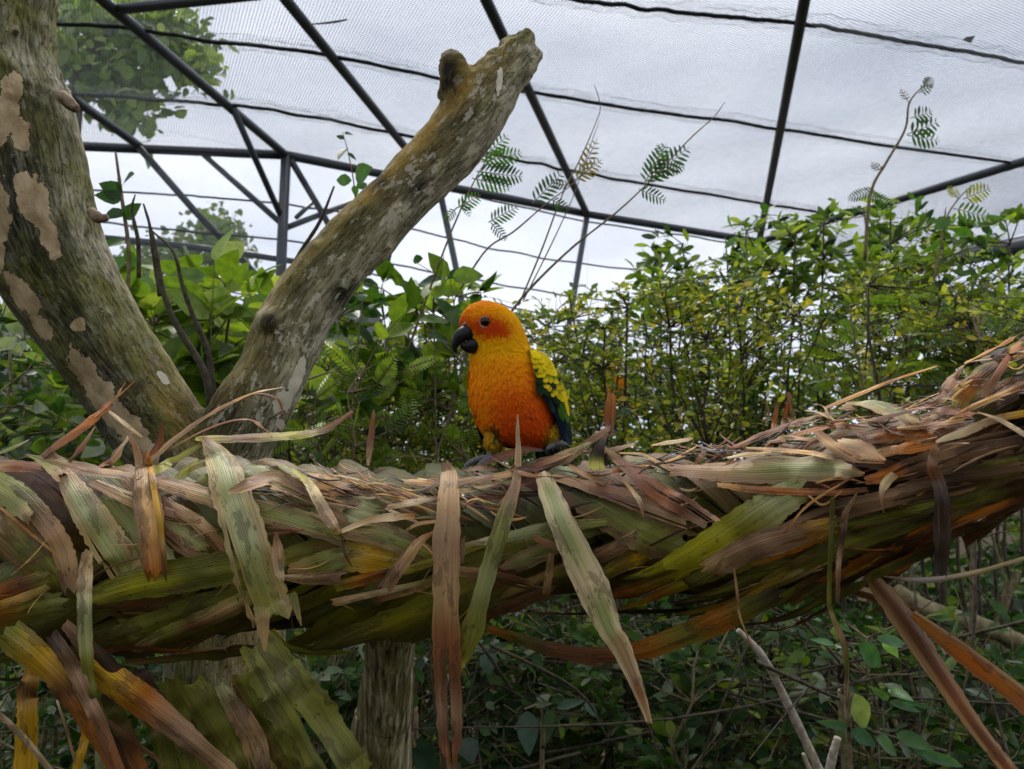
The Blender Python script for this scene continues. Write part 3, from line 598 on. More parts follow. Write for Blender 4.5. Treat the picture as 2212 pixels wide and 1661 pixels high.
 ('E', [(860, 500), (1100, 400), (1300, 322), (1535, 248)], [40, 34, 28, 18], [7, 5, 3, 1], ['RB', 'S', 'O', 'S'], dict(split=1, name='straw')),
 ('E', [(735, 515), (830, 530), (915, 578)], [10, 34, 14], 8, ['P', 'T'], dict()),
 ('E', [(770, 475), (850, 490), (880, 540), (920, 575)], [8, 26, 24, 10], 9, ['T', 'P'], dict(roll=.4)),
 ('E', [(985, 545), (1100, 575), (1240, 550), (1430, 508)], [14, 44, 46, 20], 9, ['T', 'B', 'DB'], dict(roll=.3)),
 ('E', [(810, 640), (900, 720), (1060, 815)], [50, 84, 60], 9, ['B', 'T', 'B'], dict(split=2)),
 ('E', [(940, 700), (1080, 745), (1200, 815)], [60, 110, 40], 8, ['P', 'GB', 'T'], dict()),
 ('E', [(380, 742), (700, 762), (950, 800), (1220, 825)], [24, 44, 44, 30], 8.5, ['T', 'S', 'P', 'O'], dict(split=2)),
 ('E', [(270, 800), (400, 780), (540, 770)], [20, 40, 20], 8, ['P', 'T'], dict()),
 ('E', [(100, 860), (400, 700), (650, 600), (870, 530)], [30, 56, 60, 40], 5, ['B', 'RB', 'B', 'T'], dict(split=2)),
 ('E', [(500, 730), (700, 655), (950, 600), (1010, 625)], [30, 60, 60, 30], 6, ['B', 'O', 'B'], dict(split=1)),
 ('E', [(520, 700), (680, 680), (860, 700)], [50, 60, 50], 6, ['GB', 'T', 'B'], dict(split=1)),
 ('E', [(1180, 765), (1350, 742), (1540, 705)], [30, 66, 60], 8, ['T', 'O', 'O'], dict(split=3)),
 ('E', [(1530, 705), (1700, 645), (1880, 572), (2080, 530)], [20, 56, 46, 40], 9, ['P', 'P', 'GB', 'YO'], dict()),
 ('E', [(1780, 525), (1920, 575), (2080, 670)], [8, 28, 36], 10, ['T', 'P', 'P'], dict(name='straw')),
 ('E', [(1470, 500), (1600, 400), (1680, 260), (1800, 205), (2000, 172), (2080, 150)], [60, 90, 46, 50, 76, 70], [5, 6, 7, 7], ['B', 'GB', 'GB', 'P', 'GB', 'T'], dict(split=2)),
 ('E', [(1650, 525), (1720, 400), (1850, 270), (2080, 120)], [60, 110, 120, 130], 5, ['DG', 'O', 'DB', 'O'], dict(edge='OG')),
 ('E', [(1640, 545), (1850, 450), (2080, 350)], [26, 40, 50], 8, ['O', 'S', 'B'], dict(split=1)),
 ('E', [(1800, 430), (1880, 330), (1980, 170)], [60, 50, 26], 8, ['GB', 'B', 'RB'], dict()),
 ('E', [(1700, 232), (1900, 130), (2090, 25)], [20, 36, 46], 7, ['S', 'O', 'B'], dict(split=1)),
 ('E', [(1830, 230), (1950, 150), (2090, 60)], [60, 120, 150], 4, ['DB', 'KB', 'DB'], dict()),
 ('E', [(1080, 690), (1400, 650), (1750, 600)], [60, 96, 90], 6, ['B', 'O', 'DB'], dict(split=3)),
 ('E', [(1300, 620), (1500, 600), (1700, 560)], [30, 60, 40], 7, ['T', 'B', 'S'], dict(split=2)),
 ('E', [(1440, 560), (1600, 520), (1760, 545)], [40, 90, 60], 6, ['GB', 'B', 'RB'], dict(split=3)),
 ('E', [(1280, 900), (1600, 800), (2080, 690)], [90, 136, 140], 5, ['DB', 'GB', 'DB'], dict(split=3)),
 ('E', [(1290, 1010), (1700, 920), (2080, 840)], [70, 116, 120], 5, ['T', 'DB', 'OG'], dict(split=2)),
 ('E', [(880, 1190), (1300, 1065), (1720, 975)], [60, 100, 90], 5, ['GB', 'DB', 'GB'], dict(split=1)),
 ('E', [(960, 1220), (1400, 1130), (1800, 1045), (2080, 950)], [60, 116, 116, 110], 5.5, ['DG', 'OG', 'DG', 'DB'], dict(edge='DB')),
 ('E', [(370, 1660), (800, 1410), (1200, 1260), (1540, 1140)], [80, 120, 120, 90], 6, ['YO', 'OG', 'DG', 'DB'], dict(edge='DG')),
 ('E', [(650, 1680), (1000, 1490), (1300, 1360), (1800, 1160), (2080, 1050)], [90, 136, 140, 140, 140], 4.5, ['B', 'O', 'DB', 'O', 'DB'], dict(split=1)),
 ('E', [(880, 1690), (1200, 1500), (1520, 1370)], [90, 120, 90], 5, ['DG', 'OG', 'DB'], dict()),
 ('E', [(1450, 1330), (1800, 1210), (2080, 1090)], [60, 100, 100], 4.5, ['RB', 'DB', 'B'], dict(split=1)),
 ('E', [(1100, 940), (1230, 910), (1350, 850)], [40, 70, 60], 7, ['RB', 'O', 'B'], dict(split=2)),
 ('E', [(1530, 730), (1510, 860), (1560, 1000), (1572, 1250), (1560, 1510)], [40, 60, 76, 96, 60], 10, ['GB', 'B', 'DB', 'DB', 'KB'], dict(hang=True)),
 ('E', [(1280, 900), (1220, 965), (1200, 1040), (1214, 1135)], [50, 60, 26, 10], 10, ['T', 'P', 'GB', 'B'], dict(hang=True, roll=[0, .5])),
 ('E', [(1052, 1015), (985, 1140), (970, 1250), (942, 1450), (935, 1680)], [14, 54, 46, 36, 22], 10, ['T', 'GB', 'DB', 'GB', 'DB'], dict(hang=True, roll=[.6, 0])),
 ('E', [(905, 1040), (896, 1300), (884, 1640), (905, 1760), (965, 1900), (990, 2050), (985, 2250)], [30, 30, 28, 30, 40, 34, 20], 9.5, ['DG', 'DG', 'OG', 'GB', 'DG', 'GB'], dict(hang=True)),
 ('E', [(310, 1470), (332, 1650), (345, 1760), (410, 1930)], [12, 18, 14, 8], 10, ['T', 'B', 'T', 'O'], dict(hang=True, name='straw')),
 ('E', [(610, 1262), (760, 1085), (1030, 915)], [10, 16, 14], 9.5, ['RB', 'S', 'B'], dict(name='straw')),
 ('E', [(760, 1030), (850, 1085), (960, 1000)], [8, 14, 8], 9, ['S', 'T'], dict(name='straw')),
 ('F', [(1295, 372), (1500, 398), (1700, 388), (1950, 338), (2260, 250)], [10, 36, 42, 42, 50], 10, ['P', [.45, .38, .38], 'P', 'P'], dict(depth=[.50, .48, .47, .45, .42], fold=.6, name='stalk')),
 ('F', [(1190, 340), (1400, 600), (1600, 900), (1800, 1200), (1950, 1410), (2160, 1680)], [60, 130, 120, 100, 90, 80], 8, ['RB', 'B', 'B', 'RB', 'B', 'RB'], dict(depth=[.52, .51, .5, .49, .485, .48], edge='T', fold=.5)),
 ('F', [(1480, 620), (1700, 780), (1900, 935), (2100, 1085), (2260, 1215)], [30, 96, 116, 110, 130], 9, ['O', 'O', [.5, .12, .01], 'O', 'RB'], dict(depth=[.50, .49, .485, .48, .475], edge='B')),
 ('F', [(1500, 600), (1720, 750), (1920, 890), (2260, 1140)], [16, 26, 26, 26], 9, ['T', 'GB', 'T'], dict(depth=[.498, .486, .48, .47], name='straw')),
 ('F', [(1215, 310), (1330, 305), (1430, 280), (1560, 235)], [80, 110, 80, 20], 4, ['O', [.42, .13, .01], 'O'], dict(depth=[.52, .51, .505, .5])),
 ('F', [(1050, 455), (1200, 500), (1340, 560)], [20, 44, 30], 4, ['B', 'RB'], dict(depth=[.53, .53, .53], split=1)),
 ('F', [(1190, 615), (1350, 560), (1540, 582)], [14, 26, 10], 4, ['RB', 'RB'], dict(depth=[.53, .52, .52], name='straw')),
 ('F', [(1140, 420), (1300, 480), (1450, 560)], [60, 110, 30], 3, ['P', 'T', 'B'], dict(depth=[.56, .56, .56])),
 ('F', [(-40, 720), (200, 655), (400, 600), (600, 540)], [70, 100, 90, 60], 5, ['B', 'O', 'YO', 'DB'], dict()),
 # underside of the bulge on the right
 ('F', [(-60, 560), (250, 480), (500, 360), (800, 240), (1000, 130)], [80, 110, 120, 110, 80], 5, ['DB', 'OG', 'OG', 'DB', 'DG'], dict(edge='DB')),
 ('F', [(-40, 625), (300, 560), (560, 440), (860, 300), (1100, 180)], [60, 100, 110, 100, 80], 5.5, ['OG', 'YO', 'OG', 'T', 'DG'], dict(edge='DG', fold=.4)),
 ('F', [(100, 700), (400, 610), (650, 520), (900, 380), (1200, 240)], [60, 110, 120, 110, 90], 4.5, ['DB', 'DG', 'OG', 'DB', 'DB'], dict()),
 ('F', [(230, 690), (500, 680), (700, 630), (900, 530), (1060, 410), (1260, 280)], [40, 90, 120, 120, 110, 90], 4, ['DB', 'B', 'DG', 'OG', 'O', 'DB'], dict(edge='DB')),
 ('F', [(420, 715), (620, 722), (800, 660), (990, 540)], [30, 60, 66, 40], 3, ['KB', 'B', 'DB'], dict(split=1)),
 ('F', [(700, 560), (950, 420), (1180, 300), (1420, 150)], [80, 120, 120, 90], 4.5, ['OG', 'DG', 'YO', 'DB'], dict(edge='DB', fold=.4)),
 ('F', [(1000, 430), (1250, 290), (1500, 140), (1720, 10)], [80, 130, 130, 100], 4, ['DB', 'B', 'O', 'DB'], dict(split=1)),
 ('F', [(1150, 330), (1400, 230), (1650, 110), (1920, -10)], [60, 100, 110, 90], 3.5, ['B', 'DB', 'O', 'DB'], dict()),
 # broad blades fanned out below the left end
 ('B', [(1100, 540), (1180, 780), (1240, 1000), (1290, 1260)], [130, 170, 170, 150], 2, ['DG', 'OG', 'DG', 'OG'], dict(hang=True)),
 ('B', [(880, 500), (980, 720), (1060, 950), (1120, 1250)], [110, 150, 150, 130], 1.5, ['DB', 'B', 'DG', 'OG'], dict(hang=True)),
 ('B', [(620, 500), (700, 740), (760, 950), (810, 1250)], [110, 140, 140, 120], 1, ['DG', 'OG', 'DB', 'B'], dict(hang=True)),
 ('B', [(1560, 520), (1720, 780), (1860, 1000), (1990, 1260)], [140, 210, 220, 210], 4.5, ['OG', 'DG', 'OG', 'OG'], dict(hang=True, edge='B')),
 # crest sticks
 ('C', [(172, 262), (182, 150), (200, 0), (208, -100)], [16, 44, 36, 10], [4, 3, 2, 1], ['T', 'B', 'RB'], dict(split=2)),
 ('C', [(1740, 60), (1738, -60), (1748, -210)], [36, 70, 40], [3, 2, 1], ['B', 'RB', 'O'], dict(split=1)),
 ('C', [(1650, 285), (1655, 190), (1690, 110), (1720, 50)], [90, 86, 40, 20], [8, 7, 5], ['Y', 'KB', 'DB', 'B'], dict()),
 ('E', [(540, 640), (560, 545), (572, 458)], [20, 28, 14], 3, ['O', 'B'], dict()),
 ('E', [(595, 630), (620, 540), (628, 470)], [20, 26, 14], 3, ['B', 'O'], dict()),
 ('E', [(660, 610), (652, 500), (640, 408)], [30, 34, 26], 3, ['B', 'RB'], dict()),
 ('E', [(500, 610), (520, 520), (495, 455)], [10, 14, 6], 2, ['T', 'B'], dict()),
 ('E', [(70, 850), (120, 780), (175, 715)], [20, 30, 10], 4, ['RB', 'GB'], dict()),
]
for r, pts, wd, lay, cols, opt in TR: blade(r, pts, np.array(wd)*(1.16 if np.max(wd)*REG[r][2] > 22 else 1.0), np.array(lay)*1.1+1, cols, **{'rag': .16, **opt})
# loose shredded fibres on the crest, too many and thin to pick apart
Vs, Qs, Cs, UVs, o = [], [], [], [], 0
def fibre(x, y, ang, ln, wd, lay, col, bend):
    global o
    n = 7; t = np.linspace(-.5, .5, n)
    px = x+np.cos(ang)*t*ln-np.sin(ang)*bend*(t*t)*4; py = y+np.sin(ang)*t*ln+np.cos(ang)*bend*(t*t)*4
    P, N = surf(px, py, (lay+1.2*rs.uniform(-1, 1)*t*2)*UNIT)
    T = unit(np.gradient(P, axis=0)); S = unit(np.cross(T, N)); wm = wd*P[:, 1].mean()/FPX*np.array([.3, .8, 1, 1, .9, .7, .15])
    V = np.empty((3*n, 3)); V[0::3] = P-S*wm[:, None]*.5; V[1::3] = P+N*wm[:, None]*.3; V[2::3] = P+S*wm[:, None]*.5
    i = np.arange(n-1)*3; q = np.concatenate([np.stack([i, i+1, i+4, i+3], -1), np.stack([i+1, i+2, i+5, i+4], -1)])
    Vs.append(V); Qs.append(q+o); o += len(V); Cs.append(np.tile(col*rs.uniform(.7, 1.25), (3*n, 1)))
    uv = np.zeros((3*n, 2)); uv[:, 0] = rs.random(); uv[:, 1] = np.repeat(t*ln*.0004, 3)+rs.random(); UVs.append(uv)
for k in range(70):                                   # dense straw left of the bird
    x = rs.uniform(600, 970); tpy = interp(x, RT); y = tpy+30+rs.uniform(0, 85)*rs.random()
    fibre(x, y, rs.gauss(.30, .12), rs.uniform(60, 150), rs.uniform(3, 9), rs.uniform(5.5, 8), PAL[rs.choice(['S', 'S', 'T', 'GB', 'B', 'P'])], rs.uniform(-8, 8))
for k in range(330):                                   # short torn brown shreds heaped along the top
    x = rs.uniform(560, 2230); c, h, d = rail(x); y = c-h+12+abs(rs.gauss(0, .5))*h*.5
    sl = math.atan2(interp(x+60, RT)-interp(x-60, RT), 120)
    fibre(x, y, sl+rs.gauss(.1, .25), rs.uniform(40, 120), rs.uniform(2, 8), rs.uniform(3.5, 9), PAL[rs.choice(['B', 'RB', 'DB', 'T', 'S', 'KB', 'RB', 'B'])], rs.uniform(-14, 14))
for k in range(50):
    x = rs.uniform(1350, 2230); c, h, d = rail(x); y = c+h*rs.uniform(-.95, .7)
    sl = math.atan2(interp(x+60, RT)-interp(x-60, RT), 120)
    fibre(x, y, sl+rs.gauss(0, .14), rs.uniform(80, 260), rs.uniform(1.5, 6), rs.uniform(5, 8), PAL[rs.choice(['GB', 'T', 'B', 'RB', 'DB', 'S'])], rs.uniform(-10, 10))
for k in range(50):
    x = rs.uniform(-40, 1400); c, h, d = rail(x); y = c+h*rs.uniform(-.3, .9)
    fibre(x, y, rs.gauss(-.3, .5), rs.uniform(40, 130), rs.uniform(1.2, 4), rs.uniform(6, 8), PAL[rs.choice(['GB', 'T', 'B', 'S'])], rs.uniform(-10, 10))
tag(obj('shredded_fibres', np.vstack(Vs), np.vstack(Qs), M_BLADE, woven, col=np.clip(np.vstack(Cs), 0, .9), uv=np.vstack(UVs)), kind='stuff')

# ------------------------------------------------------------------ forked tree behind the rail
def bark_material(name):
    m, t, out = newmat(name); b = NB(t)
    bk = b.n('Attribute', attribute_name='luv').outputs['Vector']
    def A(nm): return b.n('Attribute', attribute_name=nm).outputs['Fac']
    pos = b.n('NewGeometry').outputs['Position']
    grain = b.noise(b.vmul(bk, (420, 60, 420)), 1, 5, .62); med = b.noise(b.vmul(bk, (60, 17, 60)), 1, 5, .6); fine = b.noise(pos, 420, 4, .65)
    big = b.noise(pos, 14, 5, .6)
    base = b.ramp(med, (.38, tuple(hexc('4c4a34'))), (.5, tuple(hexc('7b7858'))), (.62, tuple(hexc('a5a184'))))
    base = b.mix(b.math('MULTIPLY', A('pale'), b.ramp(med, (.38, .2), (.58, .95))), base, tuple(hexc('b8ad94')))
    base = b.mix(b.math('MULTIPLY', b.ramp(big, (.42, 0.), (.55, .8)), A('moss')), base, tuple(hexc('6b6a2a')))
    base = b.mix(1.0, base, b.ramp(grain, (.38, .42), (.5, .95), (.62, 1.4)), 'MULTIPLY')
    base = b.mix(b.math('MULTIPLY', A('rust'), b.ramp(b.math('ADD', b.math('MULTIPLY', fine, .5), b.math('MULTIPLY', med, .5)), (.43, 0.), (.52, 1.))), base, tuple(hexc('8c6c1a')))
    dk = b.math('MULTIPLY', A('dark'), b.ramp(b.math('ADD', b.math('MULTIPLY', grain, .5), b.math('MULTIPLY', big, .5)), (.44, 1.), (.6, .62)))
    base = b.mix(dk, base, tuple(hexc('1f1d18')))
    wn = b.noise(b.vmul(bk, (85, 42, 85)), 1, 6, .7)
    wh = b.math('MULTIPLY', b.ramp(wn, (.555, 0.), (.58, .8)), A('white'))
    base = b.mix(wh, base, tuple(hexc('c6bda6')))
    sp = b.noise(pos, 260, 3, .5); base = b.mix(b.ramp(sp, (.62, 0.), (.66, .7)), base, tuple(hexc('2b2418')))
    pn = b.math('ADD', A('patch'), b.math('MULTIPLY', b.math('SUBTRACT', b.noise(pos, 75, 6, .7), .5), 1.5))
    pm = b.ramp(pn, (.49, 0.), (.52, 1.)); pe = b.math('MULTIPLY', b.ramp(pn, (.42, 0.), (.49, 1.)), b.ramp(pn, (.50, 1.), (.53, 0.)))
    tan = b.ramp(b.noise(b.vmul(bk, (80, 40, 80)), 1, 5, .6), (.36, tuple(hexc('98815f'))), (.64, tuple(hexc('c8b08c'))))
    base = b.mix(b.math('MULTIPLY', pe, .7), base, tuple(hexc('362c22')))
    tan = b.mix(A('cream'), tan, tuple(hexc('d2c8b0')))
    base = b.mix(pm, base, b.mix(b.ramp(fine, (.6, 0.), (.7, .4)), tan, tuple(hexc('7a5f4c'))))
    h = b.math('ADD', b.math('MULTIPLY', grain, b.math('SUBTRACT', 1.1, pm)), b.math('MULTIPLY', b.math('SUBTRACT', 1.0, pm), .9))
    h = b.math('ADD', h, b.math('MULTIPLY', fine, .35))
    b.l(b.bsdf(base, .85, .2, b.bump(h, .8, .0022)), out.inputs[0]); return m
M_BARK = bark_material('peeling_lichen_bark')

LEFT = [(8, -160, 190, .70), (4, -40, 204, .71), (4, 120, 212, .715), (32, 260, 238, .72), (62, 400, 246, .725), (92, 520, 240, .735), (140, 620, 226, .745), (205, 722, 206, .755), (282, 838, 196, .77), (345, 925, 194, .78), (410, 1010, 210, .785), (450, 1110, 232, .79), (480, 1300, 245, .79), (490, 1661, 258, .78), (495, 2600, 290, .78), (495, 4600, 360, .80)]
RIGHT = [(430, 1060, 160, .79), (485, 980, 168, .785), (540, 890, 158, .785), (590, 800, 150, .79), (640, 690, 150, .80), (705, 592, 142, .81), (788, 505, 136, .82), (885, 405, 132, .835), (965, 322, 138, .845), (1030, 240, 140, .85), (1086, 166, 106, .855), (1124, 118, 92, .86), (1136, 100, 80, .86)]
def limb_arr(spec, k=40, n=90):
    S4 = spline(np.array(spec, float), n); P = np.stack([at(x, y, d) for x, y, _, d in S4]); r = S4[:, 2]*S4[:, 3]/FPX/2
    return P, r
tree_base = at(495, 4600, .80); tree_base[2] = -.05
fork = empty('forked_tree', tree_base, 'forked tree with peeling lichen spotted bark behind the rail', 'tree')
Vs, Qs, o = [], [], 0; LIMBS = []
def addt(P, r, k=40):
    global o
    V, Q = tube_arr(P, r, k); Vs.append(V); Qs.extend([tuple(x+o for x in f) for f in quads_tris(Q)]); o += len(V)
for sp_ in (LEFT, RIGHT):
    P, r = limb_arr(sp_); LIMBS.append((P, r)); addt(P, r)
def short(pts, k=24, n=14):
    P = spline(np.array([at(x, y, d) for x, y, w_, d in pts]), n); r = np.interp(np.linspace(0, 1, n), np.linspace(0, 1, len(pts)), [w_*d/FPX/2 for x, y, w_, d in pts]); addt(P, r, k)
short([(1012, 250, 110, .845), (992, 200, 92, .84), (982, 160, 72, .835), (980, 135, 58, .835), (986, 118, 44, .835), (990, 112, 34, .835)])
short([(1010, 225, 100, .85), (1040, 180, 84, .85), (1062, 150, 60, .85)])           # snapped side stub
short([(985, 215, 50, .84), (972, 178, 34, .835), (966, 140, 22, .83), (968, 128, 10, .83)])
short([(1085, 175, 96, .855), (1118, 112, 74, .85), (1134, 84, 50, .85), (1140, 66, 22, .85)])
short([(1120, 160, 60, .86), (1148, 120, 44, .86), (1158, 104, 26, .86)])
for x, y, d, w_, dx, dy in ((582, 692, .745, 40, -3, -6), (683, 530, .775, 26, -8, -6), (835, 532, .80, 16, 14, 6), (742, 618, .77, 16, 14, 12), (238, 678, .715, 14, 2, 2), (32, 65, .67, 18, 8, 2)):
    short([(x-dx*.6, y-dy*.6, w_*1.9, d+.030), (x, y, w_*1.05, d+.010), (x+dx*.6, y+dy*.6, w_*.55, d+.004)], 14, 6)
tmp = bpy.data.meshes.new('tmp'); tmp.from_pydata(np.vstack(Vs).tolist(), [], Qs); tmp.update()
to = bpy.data.objects.new('tmp', tmp); COL.objects.link(to)
md = to.modifiers.new('r', 'REMESH'); md.mode = 'VOXEL'; md.voxel_size = .0034
ms = to.modifiers.new('s', 'SMOOTH'); ms.iterations = 4; ms.factor = .5
dg = bpy.context.evaluated_depsgraph_get(); ev = to.evaluated_get(dg); me = ev.to_mesh()
V = np.empty(len(me.vertices)*3); me.vertices.foreach_get('co', V); V = V.reshape(-1, 3)
NR = np.empty(len(me.vertices)*3); me.vertices.foreach_get('normal', NR); NR = NR.reshape(-1, 3)
Q = np.empty(len(me.loops), np.int32); me.loops.foreach_get('vertex_index', Q); Q = Q.reshape(-1, 4)
ev.to_mesh_clear(); bpy.data.objects.remove(to); bpy.data.meshes.remove(tmp)
# along / around coordinates from the nearest limb
best = np.full(len(V), 1e9); ub = np.zeros((len(V), 3)); lid = np.zeros(len(V), int); across = np.zeros(len(V))
for k, (P, r) in enumerate(LIMBS):
    arc = np.concatenate([[0], np.cumsum(np.linalg.norm(np.diff(P, axis=0), axis=1))]); T, S, B = frames(P)
    for s in range(0, len(V), 20000):
        D = V[s:s+20000, None]-P[None]; dd = (D**2).sum(-1); i = dd.argmin(1); m = dd[np.arange(len(i)), i]/r[i]**2
        v = V[s:s+20000]-P[i]; al = arc[i]+(v*T[i]).sum(1); ca, sa = (v*S[i]).sum(1), (v*B[i]).sum(1)
        rad = np.sqrt(ca**2+sa**2)+1e-9; rr_ = r[i]; ok = m < best[s:s+20000]; w_ = np.where(ok)[0]+s
        best[w_] = m[ok]; ub[w_] = np.stack([ca/rad*rr_, al, sa/rad*rr_], -1)[ok]; lid[w_] = k
        sR = unit(T[i]@np.eye(3)); sideways = np.cross(sR, F); sideways *= np.sign(sideways[:, :1]+1e-9)
        across[w_] = ((v*unit(sideways)).sum(1)/rr_)[ok]
V = V+NR*(((V-CAM)@U/((V-CAM)@F) > .37)*np.array([.0035*mnoise.noise(p*70)+.002*mnoise.noise(p*160) for p in map(Vector, V)]))[:, None]
V = V+NR*np.array([.0022*mnoise.noise(p*28)+.0010*mnoise.noise(p*90) for p in map(Vector, V)])[:, None]
X, Y, D = topx(V.T.reshape(3, -1).T) if False else (lambda q: (CX+FPX*(q@R)/(q@F), CY-FPX*(q@U)/(q@F), q@F))(V-CAM)
def blob(x, y, rx, ry, ang=0):
    c, s = math.cos(ang), math.sin(ang); dx, dy = X-x, Y-y; a, c2 = (dx*c+dy*s)/rx, (-dx*s+dy*c)/ry
    return np.clip(1.25-np.sqrt(a*a+c2*c2)*.75, 0, 1)
patch = np.zeros(len(V)); front = (NR@F) < .15
for args in ((22, 215, 24, 70, .1), (45, 290, 20, 40, 0), (75, 440, 34, 60, -.25), (105, 505, 20, 55, -.3), (50, 395, 22, 24, 0), (-6, 470, 26, 90, 0), (-5, 550, 16, 40, 0), (52, 640, 22, 64, -.62), (88, 700, 18, 40, -.6), (190, 810, 26, 80, -.62), (225, 862, 30, 70, -.62), (285, 930, 28, 66, -.6), (318, 975, 20, 40, -.5), (168, 702, 18, 16, 0), (2, 296, 12, 26, 0), (50, 292, 8, 24, 0)):
    patch = np.maximum(patch, blob(*args))
patch = np.where(front & (lid == 0), patch, 0)
pw = np.zeros(len(V))
for args in ((640, 820, 14, 44, .35), (612, 868, 20, 34, .5), (606, 915, 10, 12, 0), (352, 815, 8, 22, -.7), (598, 717, 6, 7, 0), (1080, 175, 6, 34, .1), (620, 932, 12, 14, 0)):
    pw = np.maximum(pw, blob(*args))
patch = np.maximum(patch, np.where(front, pw, 0))
dark = np.zeros(len(V))
for args in ((40, 330, 70, 130, .1), (100, 555, 46, 110, -.5), (150, 690, 46, 90, -.62), (215, 790, 40, 90, -.62), (285, 890, 40, 90, -.6), (20, 500, 60, 130, 0), (585, 690, 22, 22, 0), (970, 160, 26, 60, 0), (480, 900, 90, 60, 0), (330, 1000, 60, 60, 0), (740, 640, 30, 30, 0), (900, 400, 30, 40, .6), (820, 395, 20, 24, 0)):
    dark = np.maximum(dark, blob(*args))
isr = (lid == 1).astype(float)
rust = np.clip(isr*(.55-across*.9), 0, 1)*np.clip(1.2-blob(640, 880, 1, 1)*0, 0, 1)
rust = np.maximum(rust*np.interp(Y, [60, 200, 420, 600, 760, 950], [.5, 1, .9, .45, .5, .75]), blob(375, 900, 46, 60, -.4)*.9)
rust = np.maximum(rust, (1-isr)*np.interp(Y, [700, 850, 950], [0, .4, .6])*np.clip(across+.4, 0, 1))
white = np.clip(.25+isr*.75, 0, 1)*np.clip(.75+across*.6, .2, 1)
pale = np.clip(isr*np.clip(.15+across*1.1, 0, 1)+(1-isr)*np.clip(across*1.4-.35, 0, 1)*.9, 0, 1)  # pale strip on the right branch; left stem's lit right edge painted in
dark = np.maximum(dark, isr*np.exp(-((across+.02)/.33)**2)*.75*np.interp(Y, [120, 250, 560, 800], [.3, 1, .9, .35]))
dark = np.maximum(dark, (1-isr)*np.clip(-across*.8+.15, 0, .75)*front)  # shade on the left side of the left stem, painted into the bark
moss = np.clip((1-isr)*.9+isr*.35, 0, 1)
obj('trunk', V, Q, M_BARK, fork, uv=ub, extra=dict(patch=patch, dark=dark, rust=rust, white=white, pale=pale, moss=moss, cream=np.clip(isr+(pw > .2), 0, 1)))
# snapped stubs of the left stem
for pts, wd in (([(130, 205), (152, 225), (166, 236)], [26, 28, 18]), ([(195, 455), (212, 470), (232, 470)], [20, 26, 14]), ([(580, 905), (606, 890), (618, 888)], [8, 6, 3])):
    P = spline(np.array([at(x, y, .69) for x, y in pts]), 8); r = np.interp(np.linspace(0, 1, 8), np.linspace(0, 1, 3), np.array(wd)*.69/FPX/2)
    r = r*(1+.2*np.array([mnoise.noise((i*.9, wd[0], 0)) for i in range(8)])); V_, Q_ = tube_arr(P, r, 9)
    obj('branch_stub', V_, quads_tris(Q_), simple('stub_wood', hexc('4a3a2c'), hexc('a08a70'), 160) if 'stub_wood' not in bpy.data.materials else bpy.data.materials['stub_wood'], fork)

# ------------------------------------------------------------------ post under the rail
mw, wt, wo = newmat('weathered_post_wood'); b = NB(wt)
wp = b.n('NewGeometry').outputs['Position']; g1 = b.noise(b.vmul(wp, (260, 260, 16)), 1, 5, .65); g2 = b.noise(wp, 45, 5, .65)
wc = b.mix(b.ramp(g2, (.45, 0.), (.6, .6)), b.ramp(g1, (.38, tuple(hexc('332c1c'))), (.52, tuple(hexc('85795a'))), (.64, tuple(hexc('b8ac88')))), tuple(hexc('5c5524')))
b.l(b.bsdf(wc, .85, .2, b.bump(g1, .9, .002)), wo.inputs[0])
PP = spline(np.array([at(850, 1250, .63), at(842, 1400, .64), at(832, 1530, .645), at(820, 1661, .65), at(800, 2400, .67), at(790, 4900, .72)]), 60)
PR = np.interp(np.linspace(0, 1, 60), [0, .25, 1], [.0195, .0205, .032])*np.array([1+.05*mnoise.noise((i*.35, 3, 0)) for i in range(60)])
post = empty('rail_post', (PP[-1][0], PP[-1][1], 0), 'weathered round wooden post standing under the plaited rail', 'post')
V_, Q_ = tube_arr(PP, PR, 28); V_ = V_+np.array([(.0015*mnoise.noise((v[0]*90, v[1]*90, v[2]*9)),)*2+(0,) for v in V_])
obj('shaft', V_, quads_tris(Q_), mw, post)

# ------------------------------------------------------------------ parrot
MB_ = .26*.62/FPX                                         # metres per unit of the bird drawing
KX, KY = 600., 1330.
def kloc(x, y, d): return np.stack([(np.asarray(x, float)-KX)*MB_, np.asarray(d, float)*MB_, -(np.asarray(y, float)-KY)*MB_], -1)
RING = np.array([  # y, x left, x right, front, back
 (112, 385, 400, 6, 6), (122, 345, 440, 45, 45), (138, 305, 492, 85, 80), (162, 262, 560, 130, 125), (200, 226, 612, 168, 160), (250, 198, 655, 192, 185), (300, 182, 690, 202, 200), (350, 196, 712, 206, 208), (400, 226, 732, 206, 214),
 (450, 246, 748, 208, 220), (500, 262, 765, 212, 232), (560, 270, 792, 222, 250), (620, 272, 832, 238, 272), (700, 267, 882, 258, 292), (780, 258, 922, 276, 305), (870, 254, 950, 290, 312), (960, 266, 968, 292, 312),
 (1050, 290, 982, 284, 302), (1130, 320, 990, 268, 288), (1200, 362, 985, 244, 262), (1255, 420, 965, 205, 232), (1300, 500, 925, 160, 190), (1330, 590, 860, 90, 120), (1342, 680, 790, 20, 30)], float)
def ring(y):
    return [np.interp(y, RING[:, 0], RING[:, k]) for k in (1, 2, 3, 4)]
def bsurf(x, y, grow=0.):
    xl, xr, fr, bk_ = ring(y); c, rx = (xl+xr)/2, (xr-xl)/2+grow; q = np.clip((np.asarray(x, float)-c)/rx, -1, 1)
    return -np.sqrt(1-q*q)*(fr+grow), q
def smooth(e0, e1, x): t = np.clip((np.asarray(x, float)-e0)/(e1-e0), 0, 1); return t*t*(3-2*t)
